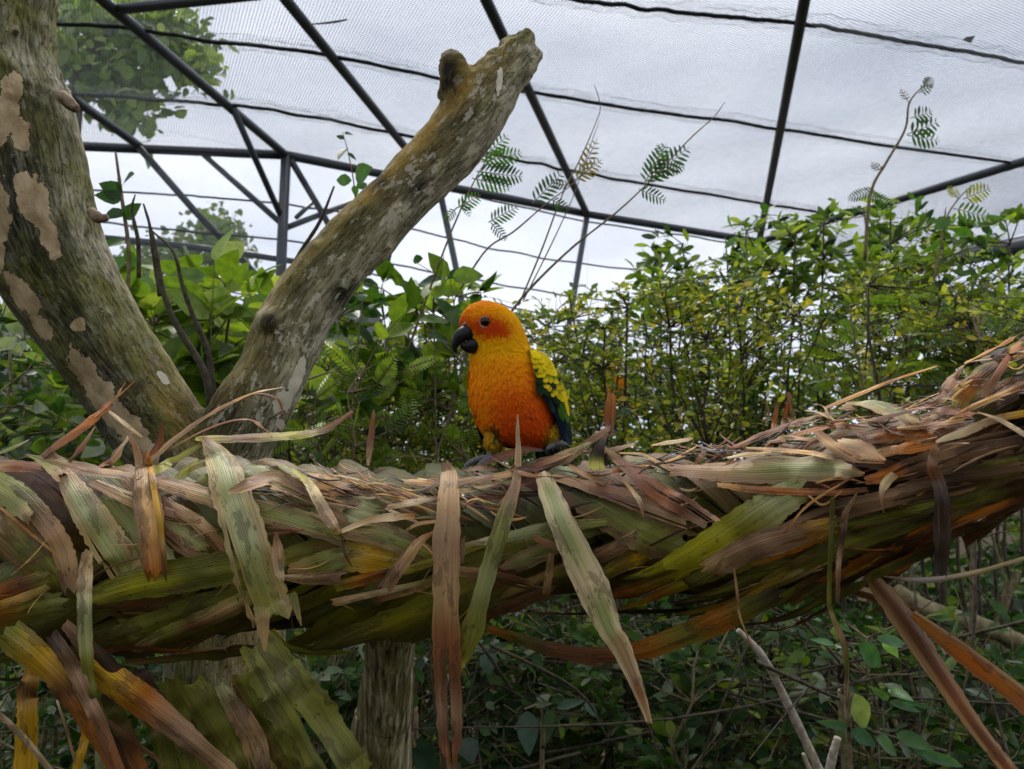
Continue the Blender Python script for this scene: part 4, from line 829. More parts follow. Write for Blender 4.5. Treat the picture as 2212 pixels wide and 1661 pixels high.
YEL, ORY, ORG, RED, OLV, DKG = [np.array(c) for c in ((.95, .44, .004), (.93, .29, .004), (.84, .15, .006), (.68, .05, .006), (.36, .25, .012), (.02, .035, .012))]
def bcol(x, y, d):
    x = np.atleast_1d(np.asarray(x, float)); y = np.atleast_1d(np.asarray(y, float)); d = np.atleast_1d(np.asarray(d, float))
    c = np.tile(YEL, (len(x), 1))
    def over(c, col, f): return c*(1-f[:, None])+np.array(col)*f[:, None]
    c = over(c, ORY, smooth(520, 200, y)*smooth(640, 380, x)*.9)
    c = over(c, ORY, smooth(520, 640, y)*smooth(900, 700, x)*.85)
    c = over(c, ORG, smooth(600, 960, y)*(.55+.45*smooth(380, 560, x)))
    c = over(c, ORG, smooth(560, 800, y)*smooth(640, 820, x)*.85)
    c = over(c, RED, smooth(760, 1120, y)*smooth(380, 600, x)*.62)
    fx, fy = (x-440)/205, (y-345-.08*(x-440))/105; f = np.sqrt(fx**2+fy**2)
    c = over(c, RED, smooth(1.15, .5, f)*(d < 0)*.95)
    c = over(c, RED, smooth(120, 40, np.hypot((x-215)*.9, y-300))*.7)
    c = over(c, (.62, .10, .01), smooth(90, 30, np.hypot(x-520, (y-215)*1.4))*.0)
    c = over(c, OLV, smooth(1150, 1230, y)*smooth(540, 430, x)*.75)
    c = over(c, OLV, smooth(1090, 1200, y)*smooth(850, 930, x)*.9)
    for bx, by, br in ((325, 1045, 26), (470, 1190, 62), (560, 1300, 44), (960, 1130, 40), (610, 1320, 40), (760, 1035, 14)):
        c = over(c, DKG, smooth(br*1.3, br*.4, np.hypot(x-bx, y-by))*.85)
    c = over(c, (.45, .40, .03), (d > 60)*smooth(520, 640, y)*.8)
    return c
def fur_material(name, rough=.75):
    m, t, out = newmat(name); b = NB(t)
    lc = b.n('Attribute', attribute_name='lc').outputs['Color']; uv = b.n('Attribute', attribute_name='luv').outputs['Vector']
    tcn = b.n('TexCoord').outputs['Object']; n1 = b.noise(tcn, 900, 3, .6); n2 = b.noise(b.vmul(uv, (2600, 160, 0)), 1, 3, .6)
    c = b.mix(1.0, lc, b.ramp(n1, (.3, .92), (.7, 1.08)), 'MULTIPLY'); c = b.mix(1.0, c, b.ramp(n2, (.3, .86), (.7, 1.12)), 'MULTIPLY')
    sh = b.bsdf(c, rough, .06, b.bump(n2, .15, .0006))
    b.l(b.transl(c, sh, .12), out.inputs[0]); return m
M_FEATH = fur_material('feathers')
def plain(name, col, rough, spec=.5, scale=600, var=.35, bump=.2):
    return simple(name, np.array(col)*(1-var), np.array(col)*(1+var), scale, rough, spec, bump, .0006)
M_BEAK = plain('black_beak', (.008, .0075, .0075), .42, .22, 500); M_EYE = plain('black_eye', (.003, .0025, .002), .06, .28, 10, .05, 0); M_SKIN = plain('grey_bare_skin', (.30, .23, .21), .8, .2); M_FOOT = plain('scaly_grey_foot', (.13, .12, .125), .7, .3, 900, .5, .9); M_CLAW = plain('dark_claw', (.02, .018, .018), .35)
bird = empty('parrot', at(*reg('K', [(KX, KY)])[0], .62), 'orange and yellow parrot with green wings perched on the plaited rail', 'parrot', 'parrots in the aviary')
bird.rotation_euler = (PITCH, 0, 0)
def bobj(name, Vl, Fq, mat, parent=None, **k): return link(name, mesh_np(name, Vl, Fq, mat, **k), parent or bird)
# body and head in one surface
ys = np.concatenate([np.linspace(112, 200, 14), np.linspace(206, 1300, 120), np.linspace(1304, 1342, 10)]); k = 72; a = np.arange(k)*2*math.pi/k
def catm(yv, col): return np.interp(yv, RING[:, 0], RING[:, col])
ysm = ys; V = []; cl = []
for y in ysm:
    xl, xr, fr, bk_ = ring(y)
    for j in a:
        x = (xl+xr)/2+(xr-xl)/2*math.cos(j); d = math.sin(j)*(bk_ if math.sin(j) > 0 else fr)
        # hollow of the lore and the brow
        V.append((x, y, d))
V = np.array(V)
bump_ = np.array([mnoise.noise((x*.012, y*.012, d*.012))*6+mnoise.noise((x*.04, y*.02, d*.04))*1 for x, y, d in V])
cen = np.repeat(np.array([((ring(y)[0]+ring(y)[1])/2, y, 0) for y in ysm]), k, 0); dv = unit(V-cen)
cols_ = bcol(V[:, 0], V[:, 1], V[:, 2])
V = V+dv*bump_[:, None]
nr = len(ysm); i = np.arange(nr-1)[:, None]*k; j = np.arange(k)[None]; Q = np.stack([i+j, i+k+j, i+k+(j+1) % k, i+(j+1) % k], -1).reshape(-1, 4).tolist()
Q += [list(range(k)), list(range((nr-1)*k+k-1, (nr-1)*k-1, -1))]
Vl = kloc(V[:, 0], V[:, 1], V[:, 2])
bobj('body', Vl, Q, M_FEATH, col=cols_*.9, uv=np.stack([np.tile(a, nr)*.02, np.repeat(ysm, k)*MB_], -1))
# covering of small feathers
def feather_cards(S, name, parent, mat=M_FEATH, kind='stuff'):
    """S rows: x, y, depth, outward(3), down(3), length, width, lift, rgb (drawing units)"""
    Vv, Qq, Cc, Uu, Nn = [], [], [], [], []; o = 0
    prof = ((0, .30, 0.), (.35, .5, .25), (.75, .42, .6), (1., .06, 1.))
    for p, nrm, dn, ln, wd, lf, c in S:
        sd = np.cross(dn, nrm)
        for t, w_, l in prof:
            b0 = p+dn*ln*(t-.3)+nrm*(lf*(.25+l*.75))
            Vv += [b0-sd*wd*w_, b0+nrm*wd*.04, b0+sd*wd*w_]; Nn += [(nrm[0], nrm[2], -nrm[1])]*3; Cc += [c*(.95+.08*t)]*3; Uu += [(random.random()*.001+w_*-.002, t*ln*MB_), (0, t*ln*MB_), (w_*.002, t*ln*MB_)]
        for r_ in range(3):
            q = o+r_*3; Qq += [(q, q+1, q+4, q+3), (q+1, q+2, q+5, q+4)]
        o += 12
    Vv = np.array(Vv); ob = bobj(name, kloc(Vv[:, 0], Vv[:, 1], Vv[:, 2]), np.array(Qq), mat, parent, col=np.clip(np.array(Cc), .002, .95), uv=np.array(Uu)); ob.data.normals_split_custom_set_from_vertices(Nn); return tag(ob, kind=kind)
rb = random.Random(5); S = []
for _ in range(11500):
    y = rb.uniform(118, 1325)
    if y > 520 and rb.random() < .35: y = rb.uniform(118, 520)
    xl, xr, fr, bk_ = ring(y); an = rb.uniform(-math.pi, .45) if rb.random() < .9 else rb.uniform(0, math.pi)
    ca, sa = math.cos(an), math.sin(an); x = (xl+xr)/2+(xr-xl)/2*ca; d = sa*(bk_ if sa > 0 else fr)
    if math.hypot(x-405, y-300) < 52 and d < 0: continue
    if x < 330 and 335 < y < 545 and d < 120 and x < 300+(y-340)*.15: continue
    y2 = y+25; xl2, xr2, fr2, bk2 = ring(y2); p2 = np.array([(xl2+xr2)/2+(xr2-xl2)/2*ca, y2, sa*(bk2 if sa > 0 else fr2)]); p = np.array([x, y, d])
    dn = unit(p2-p); nrm = unit(np.array([ca/((xr-xl)/2+1), 0, sa/((fr if sa < 0 else bk_)+1)])); nrm = unit(nrm-dn*(nrm@dn))
    if y < 330:                                                        # head feathers sweep back from the beak
        back = np.array([.9, .25, .35]); back = back-nrm*(back@nrm); dn = unit(dn*.5+unit(back)*smooth(330, 180, y)*1.1)
    elif y < 560:
        back = np.array([.75, .5, .2]); back = back-nrm*(back@nrm); dn = unit(dn*.6+unit(back)*.5)
    dn = unit(dn+np.array([rb.gauss(0, .14), rb.gauss(0, .1), rb.gauss(0, .14)])); 
    hs = smooth(300, 800, y); ln = (34+30*hs)*rb.uniform(.8, 1.2); wd = (11+9*hs)*rb.uniform(.8, 1.2)
    if 160 < y < 520 and x > 620: ln *= 1.25
    c = bcol([x+rb.gauss(0, 14)], [y+rb.gauss(0, 18)], [d])[0]*rb.uniform(.94, 1.06)
    S.append((p, nrm, dn, ln, wd*(1+.3*hs), rb.uniform(.3, 6-4.6*hs), c*1.0))
feather_cards(S, 'plumage', bird)
# beak
def loft(name, ringsP, mat, parent=None, k=20, flat=1.0):
    """ringsP: (x, y, depth, half height across the path, half width sideways); path lies about in the drawing plane"""
    A_ = np.array(ringsP, float); n = 26; Sx = spline(A_, n); T = unit(np.gradient(Sx[:, :3], axis=0)); side = unit(np.cross(T, np.cross(np.array([.35, 0, 1.]), T))); up = np.cross(T, side)
    an = np.arange(k)*2*math.pi/k; V = (Sx[:, None, :3]+np.maximum(Sx[:, 3], .5)[:, None, None]*np.cos(an)[None, :, None]*up[:, None]+np.maximum(Sx[:, 4], .5)[:, None, None]*np.sin(an)[None, :, None]*side[:, None]).reshape(-1, 3)
    i = np.arange(n-1)[:, None]*k; j = np.arange(k)[None]; Q = np.stack([i+j, i+(j+1) % k, i+k+(j+1) % k, i+k+j], -1).reshape(-1, 4).tolist()+[list(range(k))[::-1], list(range((n-1)*k, n*k))]
    return bobj(name, kloc(V[:, 0], V[:, 1], V[:, 2]), Q, mat, parent)
bk0 = -95
beak = loft('upper_beak', [(350, 382, bk0+50, 76, 80), (294, 374, bk0+14, 75, 72), (243, 384, bk0-18, 66, 60), (200, 412, bk0-46, 58, 52), (170, 455, bk0-56, 42, 38), (158, 500, bk0-60, 27, 24), (161, 534, bk0-62, 14, 12), (170, 556, bk0-62, 2, 2)], M_BEAK)
loft('lower_beak', [(360, 472, bk0+30, 74, 74), (318, 486, bk0-10, 70, 70), (272, 494, bk0-34, 58, 58), (238, 490, bk0-42, 42, 46), (216, 470, bk0-44, 24, 34), (205, 450, bk0-44, 6, 22)], M_BEAK)
loft('cere', [(262, 312, bk0+10, 18, 46), (240, 318, bk0-4, 20, 44), (222, 330, bk0-12, 12, 36)], M_SKIN, beak)
# eye
def ball(name, x, y, d, r, mat, parent=None, sq=(1, 1, 1)):
    bm = bmesh.new(); bmesh.ops.create_uvsphere(bm, u_segments=20, v_segments=14, radius=1); V = np.array([v.co[:] for v in bm.verts]); Fq = [[v.index for v in f.verts] for f in bm.faces]; bm.free()
    V = V*np.array([r*sq[0], r*sq[1], r*sq[2]]); return bobj(name, kloc(x+V[:, 0], y+V[:, 2], d+V[:, 1]), Fq, mat, parent)
ed = float(bsurf(405, 300)[0])
eye = ball('eye', 405, 300, ed+16, 40, M_EYE)
an = np.linspace(0, 2*math.pi, 33); ringP = np.stack([402+np.cos(an)*45, 303+np.sin(an)*43, ed+2+np.abs(np.cos(an))*10], -1)
V_, Q_ = tube_arr(ringP, 6+2.5*np.sin(an), 8, caps=False); bobj('eye_ring', kloc(V_[:, 0], V_[:, 1], V_[:, 2]), Q_, M_SKIN, eye)
ball('lore_skin', 366, 322, ed+26, 30, M_SKIN, eye, (1, .5, .6))
# wings made of single feathers
def wing_feather(parent, base, tipp, wd, col, tipcol, lift, grow, edgecol=None, bend=0, name='feather'):
    n, m = 9, 5; t = np.linspace(0, 1, n); x = base[0]+(tipp[0]-base[0])*t+bend*np.sin(t*math.pi); y = base[1]+(tipp[1]-base[1])*t
    prof = np.interp(t, [0, .25, .7, .9, 1], [.55, .9, 1, .75, .12])*wd; sx, sy = (tipp[1]-base[1]), -(tipp[0]-base[0]); ll = math.hypot(sx, sy); sx, sy = sx/ll, sy/ll
    V, C_, Uv = [], [], []
    for i in range(n):
        for j in range(m):
            u = (j/(m-1)-.5); xx, yy = x[i]+sx*u*prof[i], y[i]+sy*u*prof[i]; d, q = wsurf(xx, yy, grow+lift*(.4+.6*t[i])+(1-4*u*u)*wd*.10)
            V.append((xx, yy, d)); f = smooth(.55, .85, t[i]); c = np.array(col)*(1-f)+np.array(tipcol)*f
            if edgecol is not None and u > .3: c = c*.3+np.array(edgecol)*.7
            C_.append(c); Uv.append((u*wd*MB_, t[i]*ll*MB_))
    V = np.array(V); i, j = np.meshgrid(np.arange(n-1), np.arange(m-1), indexing='ij'); q = (i*m+j).ravel()
    return bobj(name, kloc(V[:, 0], V[:, 1], V[:, 2]), np.stack([q, q+1, q+m+1, q+m], -1), M_FEATH, parent, col=np.array(C_), uv=np.array(Uv))
WO = [(500, 800), (545, 890), (630, 958), (740, 1012), (850, 1052), (930, 1076), (1100, 1098), (1290, 1112)]
WI = [(500, 745), (560, 752), (640, 775), (740, 800), (800, 828), (950, 898), (1060, 955), (1200, 1010), (1290, 1060)]
def wsurf(x, y, grow):
    xl, xr, fr, bk_ = ring(min(max(y, 115), 1200)); xo = interp(y, WO); c = (xl+xr)/2; rx = max(xo-c, 50.)+grow*.15; q = (x-c)/rx
    q = float(np.clip(q, -1.2, 1.15)); return -math.sqrt(max(1-min(q*q, 1), 0))*(fr+6+grow)-grow*.12+max(q-1, 0)*120, q
yy = np.linspace(520, 1270, 40); V, C_ = [], []
for y in yy:
    x0, x1 = interp(y, WI)+12, interp(y, WO)-6
    for s in np.linspace(0, 1, 12):
        x = x0+(x1-x0)*s; V.append((x, y, wsurf(x, y, 1)[0])); C_.append((.03, .05, .02) if y > 760 else (.5, .4, .02))
    V.append((x1-14, y, 60)); C_.append((.03, .05, .02)); V.append((x0, y, -40)); C_.append((.03, .05, .02))
V = np.array(V); m = 14; i, j = np.meshgrid(np.arange(39), np.arange(m), indexing='ij'); q = i.ravel()*m; jj = j.ravel()
wing = bobj('wing', kloc(V[:, 0], V[:, 1], V[:, 2]), np.stack([q+jj, q+(jj+1) % m, q+m+(jj+1) % m, q+m+jj], -1), M_FEATH, col=np.array(C_), uv=np.zeros((len(V), 2)))
WY, WG, WB, WGR, WOL = (.72, .52, .006), (.016, .034, .012), (.006, .012, .028), (.040, .11, .008), (.20, .22, .008)
for (bx, by), (tx, ty), w_, c1, c2, lf, ec in [   # flight feathers, lowest first
 ((985, 1000), (1062, 1290), 60, WB, WB, 0, None), ((1020, 1000), (1085, 1300), 60, WB, (.02, .04, .05), 3, WGR), ((1050, 960), (1106, 1285), 56, WG, WB, 6, WGR),
 ((935, 880), (968, 1062), 46, WB, WB, 2, None), ((905, 850), (958, 1040), 50, WB, (.02, .045, .06), 4, None), ((870, 810), (945, 1000), 52, WB, WG, 6, None), ((842, 770), (920, 950), 52, WG, WB, 8, None), ((828, 745), (890, 890), 46, (.02, .045, .04), WB, 10, None),
 ((990, 820), (1032, 1108), 62, WGR, WGR, 12, WG), ((1030, 830), (1078, 1120), 60, WGR, (.07, .16, .02), 14, WOL), ((960, 780), (1000, 1000), 60, WG, WG, 10, None), ((1052, 850), (1092, 1090), 40, (.07, .16, .02), WGR, 15, WOL)]:
    wing_feather(wing, (bx, by), (tx, ty), w_, c1, c2, lf, 3, ec)
rw = random.Random(3)
for row, (yo, ln, cA, cB, lf) in enumerate([(790, 130, WG, WG, 16), (745, 120, WG, WY, 20), (700, 112, WG, WY, 24), (650, 105, WOL, WY, 28), (605, 98, WY, WY, 31), (562, 90, WY, WY, 34), (525, 82, WY, WY, 37)]):
    x0, x1 = interp(yo, WI)+14, interp(yo+ln*.5, WO)-14; nn = max(4, int((x1-x0)/30))
    for s in range(nn):
        f = (s+.5)/nn; bx = x0+(x1-x0)*f; by = yo+rw.uniform(-8, 8)+35*f
        a_, b_ = cA, cB
        if 0 < row < 5 and rw.random() < .28: b_ = WG
        if row < 2 and rw.random() < .3: b_ = WY
        if row < 3 and f > .62: a_, b_ = WOL, WY
        if row in (1, 2) and f < .3: a_ = WG
        wing_feather(wing, (bx+rw.uniform(-9, 9), by+rw.uniform(-14, 14)), (bx+30+22*f+rw.uniform(-16, 16), by+ln*rw.uniform(.75, 1.3)), rw.uniform(40, 66), np.array(a_)*rw.uniform(.8, 1.2), np.array(b_)*rw.uniform(.8, 1.2), lf+rw.uniform(0, 3), 4)
for s in range(9): wing_feather(wing, (1012+s*7, 800+s*16), (1050+s*5, 905+s*20), 34, WY, WY, 20, 4)
# far wing, a dark sliver on the other flank
def flank_feather(parent, base, tipp, wd, col, tipcol):
    n = 9; t = np.linspace(0, 1, n); P = np.stack([base[0]+(tipp[0]-base[0])*t-22*np.sin(t*math.pi), base[1]+(tipp[1]-base[1])*t, base[2]+(tipp[2]-base[2])*t], -1)
    w_ = np.interp(t, [0, .3, .8, 1], [.6, 1, .8, .1])*wd; V = np.empty((3*n, 3)); sd = np.array([.55, .1, .8]); V[0::3] = P-sd*w_[:, None]; V[1::3] = P+np.array([-8, 0, 0]); V[2::3] = P+sd*w_[:, None]
    i = np.arange(n-1)*3; Q = np.concatenate([np.stack([i, i+1, i+4, i+3], -1), np.stack([i+1, i+2, i+5, i+4], -1)])
    f = smooth(.15, .4, t)[:, None]; C_ = np.repeat(np.array(col)*(1-f)+np.array(tipcol)*f, 3, 0)
    return bobj('feather' if parent is not bird else 'wing', kloc(V[:, 0], V[:, 1], V[:, 2]), Q, M_FEATH, parent, col=C_, uv=np.zeros((3*n, 2)))
w2 = flank_feather(bird, (285, 700, 20), (392, 1315, 20), 60, WY, WB)
for dx, dd, w_, c1, c2, ty in ((-2, -40, 34, WY, WY, 960), (4, -10, 40, WY, WB, 1180), (2, -26, 36, WY, WG, 1090), (8, 40, 50, WG, WB, 1290), (0, -46, 30, WY, WOL, 880)):
    flank_feather(w2, (275+dx, 690, dd), (275+dx+np.interp(ty, [800, 1300], [-14, 112]), ty, dd), w_, c1, c2)
# legs and feet
def toe(name, pts, r, mat, parent=None):
    P = spline(np.array(pts, float), 16); rr = np.interp(np.linspace(0, 1, 16), np.linspace(0, 1, len(r)), r)*(1+.12*np.sin(np.arange(16)*2.4)); V_, Q_ = tube_arr(P, rr, 10)
    return bobj(name, kloc(V_[:, 0], V_[:, 1], V_[:, 2]), quads_tris(Q_), mat, parent)
for sx, fx in ((0, 450), (1, 985)):
    oy = -110 if sx else 0; dz = -150 if not sx else -120
    leg = toe('leg', [(fx+25, 1250+oy, dz+70), (fx+5, 1330+oy, dz+30), (fx-10, 1400+oy, dz)], [60, 40, 24], M_FOOT)
    if not sx: tops = ([(440, 1398, dz), (345, 1408, dz-20), (262, 1450, dz-40), (240, 1500, dz-46)], [(445, 1404, dz-12), (385, 1430, dz-40), (345, 1470, dz-56), (338, 1500, dz-56)], [(455, 1400, dz), (500, 1420, dz+50), (520, 1450, dz+70)])
    else: tops = ([(975, 1300, dz-6), (1020, 1285, dz-40), (1062, 1296, dz-50)], [(970, 1300, dz-6), (930, 1310, dz-40), (900, 1330, dz-50)])
    for tp in tops:
        tt = toe('toe', tp, [25, 24, 21, 17], M_FOOT, leg); e = np.array(tp[-1], float); pv = unit(e-np.array(tp[-2], float))
        toe('claw', [e-pv*6, e+pv*16+np.array([4, 12, 0]), e+pv*18+np.array([20, 42, 6])], [14, 10, 1.5], M_CLAW, tt)
# feathered thighs
S = []
for cx_, cy_, rx_, ry_, dz in ((462, 1270, 66, 100, -205), (945, 1215, 80, 100, -150)):
    ball('thigh', cx_, cy_, dz+90, rx_, M_FEATH, None, (1, 1.1, ry_/rx_))
    t_ob = bpy.data.objects[[o.name for o in bird.children][-1]]; me = t_ob.data
    at_ = me.attributes.new('lc', 'FLOAT_COLOR', 'POINT'); at_.data.foreach_set('color', np.tile([.42, .20, .015, 1], len(me.vertices)).astype(np.float32)); me.polygons.foreach_set('use_smooth', np.ones(len(me.polygons), bool))
    for _ in range(420):
        th, ph = rb.uniform(-math.pi, 0), rb.uniform(-1.2, 1.3); nrm = np.array([math.cos(th)*math.cos(ph), math.sin(ph), math.sin(th)*math.cos(ph)*1.]); p = np.array([cx_, cy_, dz+90])+nrm*np.array([rx_, ry_, rx_*1.1]); dn = np.array([0, 1., 0])-nrm*nrm[1]; dn = unit(dn+np.array([rb.gauss(0, .15), 0, rb.gauss(0, .15)]))
        c = np.array((.55, .27, .015)) if rb.random() > .3 else np.array((.30, .22, .02)); 
        if cx_ < 600 and p[0] > 470 and p[1] < 1260: c = np.array((.06, .07, .02))
        S.append((p, unit(nrm), dn, rb.uniform(40, 60), rb.uniform(14, 22), rb.uniform(3, 9), c*rb.uniform(.8, 1.2)))
feather_cards(S, 'thigh_plumage', bird)
tail = None
for s in range(5):
    n = 8; t = np.linspace(0, 1, n); P = np.stack([820+s*26+t*(90+s*22), 1180+t*620, 200+t*(170-s*10)], -1); w_ = np.interp(t, [0, .3, .85, 1], [.6, 1, .8, .1])*34
    V = np.empty((2*n, 3)); V[0::2] = P-np.array([1, 0, .2])*w_[:, None]; V[1::2] = P+np.array([1, 0, .2])*w_[:, None]; i = np.arange(n-1)*2
    bobj('tail_feather', kloc(V[:, 0], V[:, 1], V[:, 2]), np.stack([i, i+1, i+3, i+2], -1), M_FEATH, col=np.tile((.04, .09, .03) if s % 2 else WB, (2*n, 1)), uv=np.zeros((2*n, 2)))
def copy_tree(o, parent=None):
    c = o.copy(); COL.objects.link(c); c.parent = parent
    for ch in list(o.children): copy_tree(ch, c)
    return c
bird2 = copy_tree(bird); bird2['label'] = 'small distant yellow parrot half hidden in the small leaved bush'
bird2.location = tuple(at(1332, 868, 2.5)); bird2.rotation_euler = (0, 0, math.radians(25))

# ------------------------------------------------------------------ vegetation
TEMPL = {'ovate': ([0, .12, .35, .62, .85, 1], [.0, .30, .5, .40, .18, 0]), 'small': ([0, .32, .7, 1], [.04, .5, .38, 0]), 'ellip': ([0, .2, .5, .8, 1], [.02, .36, .5, .34, 0])}
def leaf_template(kind, fold=.22, droop=.18):
    t, w_ = TEMPL[kind]; V, Q = [], []
    for i, (a, c) in enumerate(zip(t, w_)):
        z = -droop*a*a; V += [(-c, a, z+fold*c), (0, a, z), (c, a, z+fold*c)]
        if i: q = (i-1)*3; Q += [(q, q+1, q+4, q+3), (q+1, q+2, q+5, q+4)]
    return np.array(V), np.array(Q)
TM = {k: leaf_template(k) for k in TEMPL}
def build_leaves(name, L_, kind, mat, parent, stuff=True):
    """L_: arrays pos, dir, nrm, len, wid, col"""
    P, D, N, ln, wd, C_ = [np.asarray(x, float) for x in L_]; V0, Q0 = TM[kind]; n = len(P)
    D = unit(D); S = unit(np.cross(D, N)); N = np.cross(S, D)
    dro = RNG.uniform(-.3, 1.6, n)
    V = P[:, None]+S[:, None]*(V0[None, :, 0:1]*wd[:, None, None])+D[:, None]*(V0[None, :, 1:2]*ln[:, None, None])+N[:, None]*((V0[None, :, 2:3])*np.where(V0[None, :, 2:3] < 0, dro[:, None, None], 1)*ln[:, None, None]*.6)
    Q = (Q0[None]+np.arange(n)[:, None, None]*len(V0)).reshape(-1, 4)
    cc = np.repeat(C_, len(V0), 0)
    return tag(obj(name, V.reshape(-1, 3), Q, mat, parent, col=cc), kind='stuff' if stuff else None)
LEAFMESH = {}
def leaf_proto(kind, col, mat):
    key = (kind, tuple(np.round(col, 3)), mat.name)
    if key not in LEAFMESH:
        V0, Q0 = TM[kind]; LEAFMESH[key] = mesh_np('leaf', V0*np.array([1, 1, .6]), Q0, mat, col=np.tile(col, (len(V0), 1)))
    return LEAFMESH[key]
from mathutils import Matrix
def single_leaf(parent, p, d, nrm, ln, wd, col, kind, mat, name='leaf'):
    d = unit(d); s = unit(np.cross(d, nrm)); nn = np.cross(s, d); o = link(name, leaf_proto(kind, col, mat), parent)
    M = Matrix(((s[0]*wd, d[0]*ln, nn[0]*ln, p[0]), (s[1]*wd, d[1]*ln, nn[1]*ln, p[1]), (s[2]*wd, d[2]*ln, nn[2]*ln, p[2]), (0, 0, 0, 1)))
    o.matrix_local = Matrix.Translation(-Vector(parent.location)) @ M; return o
def leafcols(*hx): return np.array([hexc(h) for h in hx])
def shrub(name, label, cat, x0, x1, top, bot, d0, d1, n_tw, per, ln, wr, cols, kind='small', stems=6, tw_len=(.12, .3), up=.5, n_ind=0, mat=None, group=None, seed=1, base=None, flat=.6, pw=None, twigmat=None, stem_r=.006, pinn=False, topbias=1.0):
    """stems from the ground to inside the crown, twigs from the stems, leaves along the twigs"""
    r = np.random.default_rng(seed); mat = mat or M_LEAF
    cx = (x0+x1)/2 if base is None else base; dm = (d0+d1)/2
    g = at(cx, 1600, dm); root = empty(name, (g[0], g[1], 0), label, cat, group)
    tpf = (lambda x: np.interp(x, [p[0] for p in top], [p[1] for p in top])) if np.ndim(top) else (lambda x: np.full_like(np.asarray(x, float), top))
    # stems
    stemP = []
    for k in range(stems):
        xx = x0+(x1-x0)*(k+r.uniform(.15, .85))/stems; ty = tpf(xx); dd = r.uniform(d0, d1); tipp = at(xx, ty+(bot-ty)*r.uniform(.08, .4), dd); b0 = np.array([g[0]+(tipp[0]-g[0])*.5+r.normal(0, .05), g[1]+(tipp[1]-g[1])*.6+r.normal(0, .05), -.03])
        mid = (b0+tipp)/2+r.normal(0, .05, 3); Ps = spline(np.array([b0, mid, tipp]), 24); Ps[1:-1] += r.normal(0, .006, (22, 3)); stemP.append(Ps)
        tube('stem', Ps, np.linspace(stem_r*1.6, stem_r*.35, 24), twigmat or M_TWIG, root, 6)
    allS = np.vstack([s[8:] for s in stemP]); lines = []; LP, LD, LN, LL, LW, LC = [], [], [], [], [], []
    for k in range(n_tw):
        xx = r.uniform(x0, x1); ty = tpf(xx); yy = ty+(bot-ty)*r.random()**topbias; tipp = at(xx, yy, r.uniform(d0, d1))
        dist = np.linalg.norm(allS-tipp, axis=1)+np.maximum(0, allS[:, 2]-tipp[2])*1.5; s = allS[dist.argmin()] if r.random() < .7 else allS[np.argsort(dist)[min(8, len(dist)-1)]]
        v = tipp-s; L0 = np.linalg.norm(v); mx_ = tw_len[1]*1.8
        if L0 > mx_: s = tipp-v/L0*mx_*r.uniform(.6, 1); v = tipp-s
        mid = s+v*.5+r.normal(0, .12, 3)*np.linalg.norm(v)+np.array([0, 0, .05*np.linalg.norm(v)])
        Pt = spline(np.array([s, mid, tipp]), 7); lines.append((Pt, np.linspace(.0016, .0005, 7)*(1+ln[1]*4)))
        T = unit(np.gradient(Pt, axis=0)); m = max(2, int(per*r.uniform(.6, 1.4)))
        tt = np.sort(r.uniform(.25, 1.0, m)); tt[-1] = 1.; sgn = 1
        base_c = cols[r.integers(len(cols))]
        for t in tt:
            f = t*6; i = min(int(f), 5); p = Pt[i]+(Pt[i+1]-Pt[i])*(f-i); td = T[i]
            sgn = -sgn; side = unit(np.cross(td, [0, 0, 1.]) + 1e-6)*sgn
            d_ = td*.7+side*r.uniform(.5, 1.1)+r.normal(0, .3, 3)+np.array([0, 0, up*r.uniform(-.5, .8)]); nr_ = np.array([0, 0, 1.])*flat+r.normal(0, .5, 3)-F*.25
            l_ = r.uniform(*ln); c = base_c if r.random() < .6 else cols[r.integers(len(cols))]
            if pinn:
                d_ = unit(d_); S_ = unit(np.cross(d_, nr_)); q = 11
                for s2 in range(q):
                    pp = p+d_*l_*(s2+1)/q; sz = l_*.30*math.sin(math.pi*(.18+.75*(s2+1)/q))
                    for sg in (-1, 1): LP.append(pp); LD.append(S_*sg+d_*.55); LN.append(nr_); LL.append(sz); LW.append(sz*.30); LC.append(c*r.uniform(.8, 1.2))
                lines.append((np.array([p, p+d_*l_*.5, p+d_*l_]), np.array([.0006, .0005, .0003])))
            else:
                LP.append(p+unit(d_)*l_*.06); LD.append(d_); LN.append(nr_); LL.append(l_); LW.append(l_*wr*r.uniform(.85, 1.15)); LC.append(c*r.uniform(.75, 1.25))
    join_tubes('twigs', lines, twigmat or M_TWIG, root, 4, 'stuff')
    A_ = [np.array(x) for x in (LP, LD, LN, LL, LW, LC)]
    sel = np.zeros(len(LP), bool)
    if n_ind:
        X_, Y_, D_ = (lambda q: (CX+FPX*(q@R)/(q@F), CY-FPX*(q@U)/(q@F), q@F))(A_[0]-CAM); score = A_[3]/D_*np.where((X_ > 0) & (X_ < 2212) & (Y_ > 0) & (Y_ < 1661), 1, .01); sel[np.argsort(-score)[:n_ind]] = True
        for i in np.where(sel)[0]:
            c = cols[np.argmin(((cols-A_[5][i])**2).sum(1))]; single_leaf(root, A_[0][i], A_[1][i], A_[2][i], A_[3][i], A_[4][i], c, kind, mat)
    if (~sel).any(): build_leaves('foliage', [x[~sel] for x in A_], kind, mat, root)
    return root
YG = leafcols('7c8a32', '949c3c', '697a2c', 'a8a848', '586a2a', 'b4a444'); MG = leafcols('556c26', '68802c', '40591e', '7a9034', '8a9f3c'); DK = leafcols('24401a', '2f4d20', '3a5a28', '1e3616', '4a6a38'); LGc = leafcols('80963a', '90a444', '6b8434', '587330', 'a0ac54'); GYc = leafcols('5f7050', '76836a', '4a5e3c', '3a5228', '8a947c')
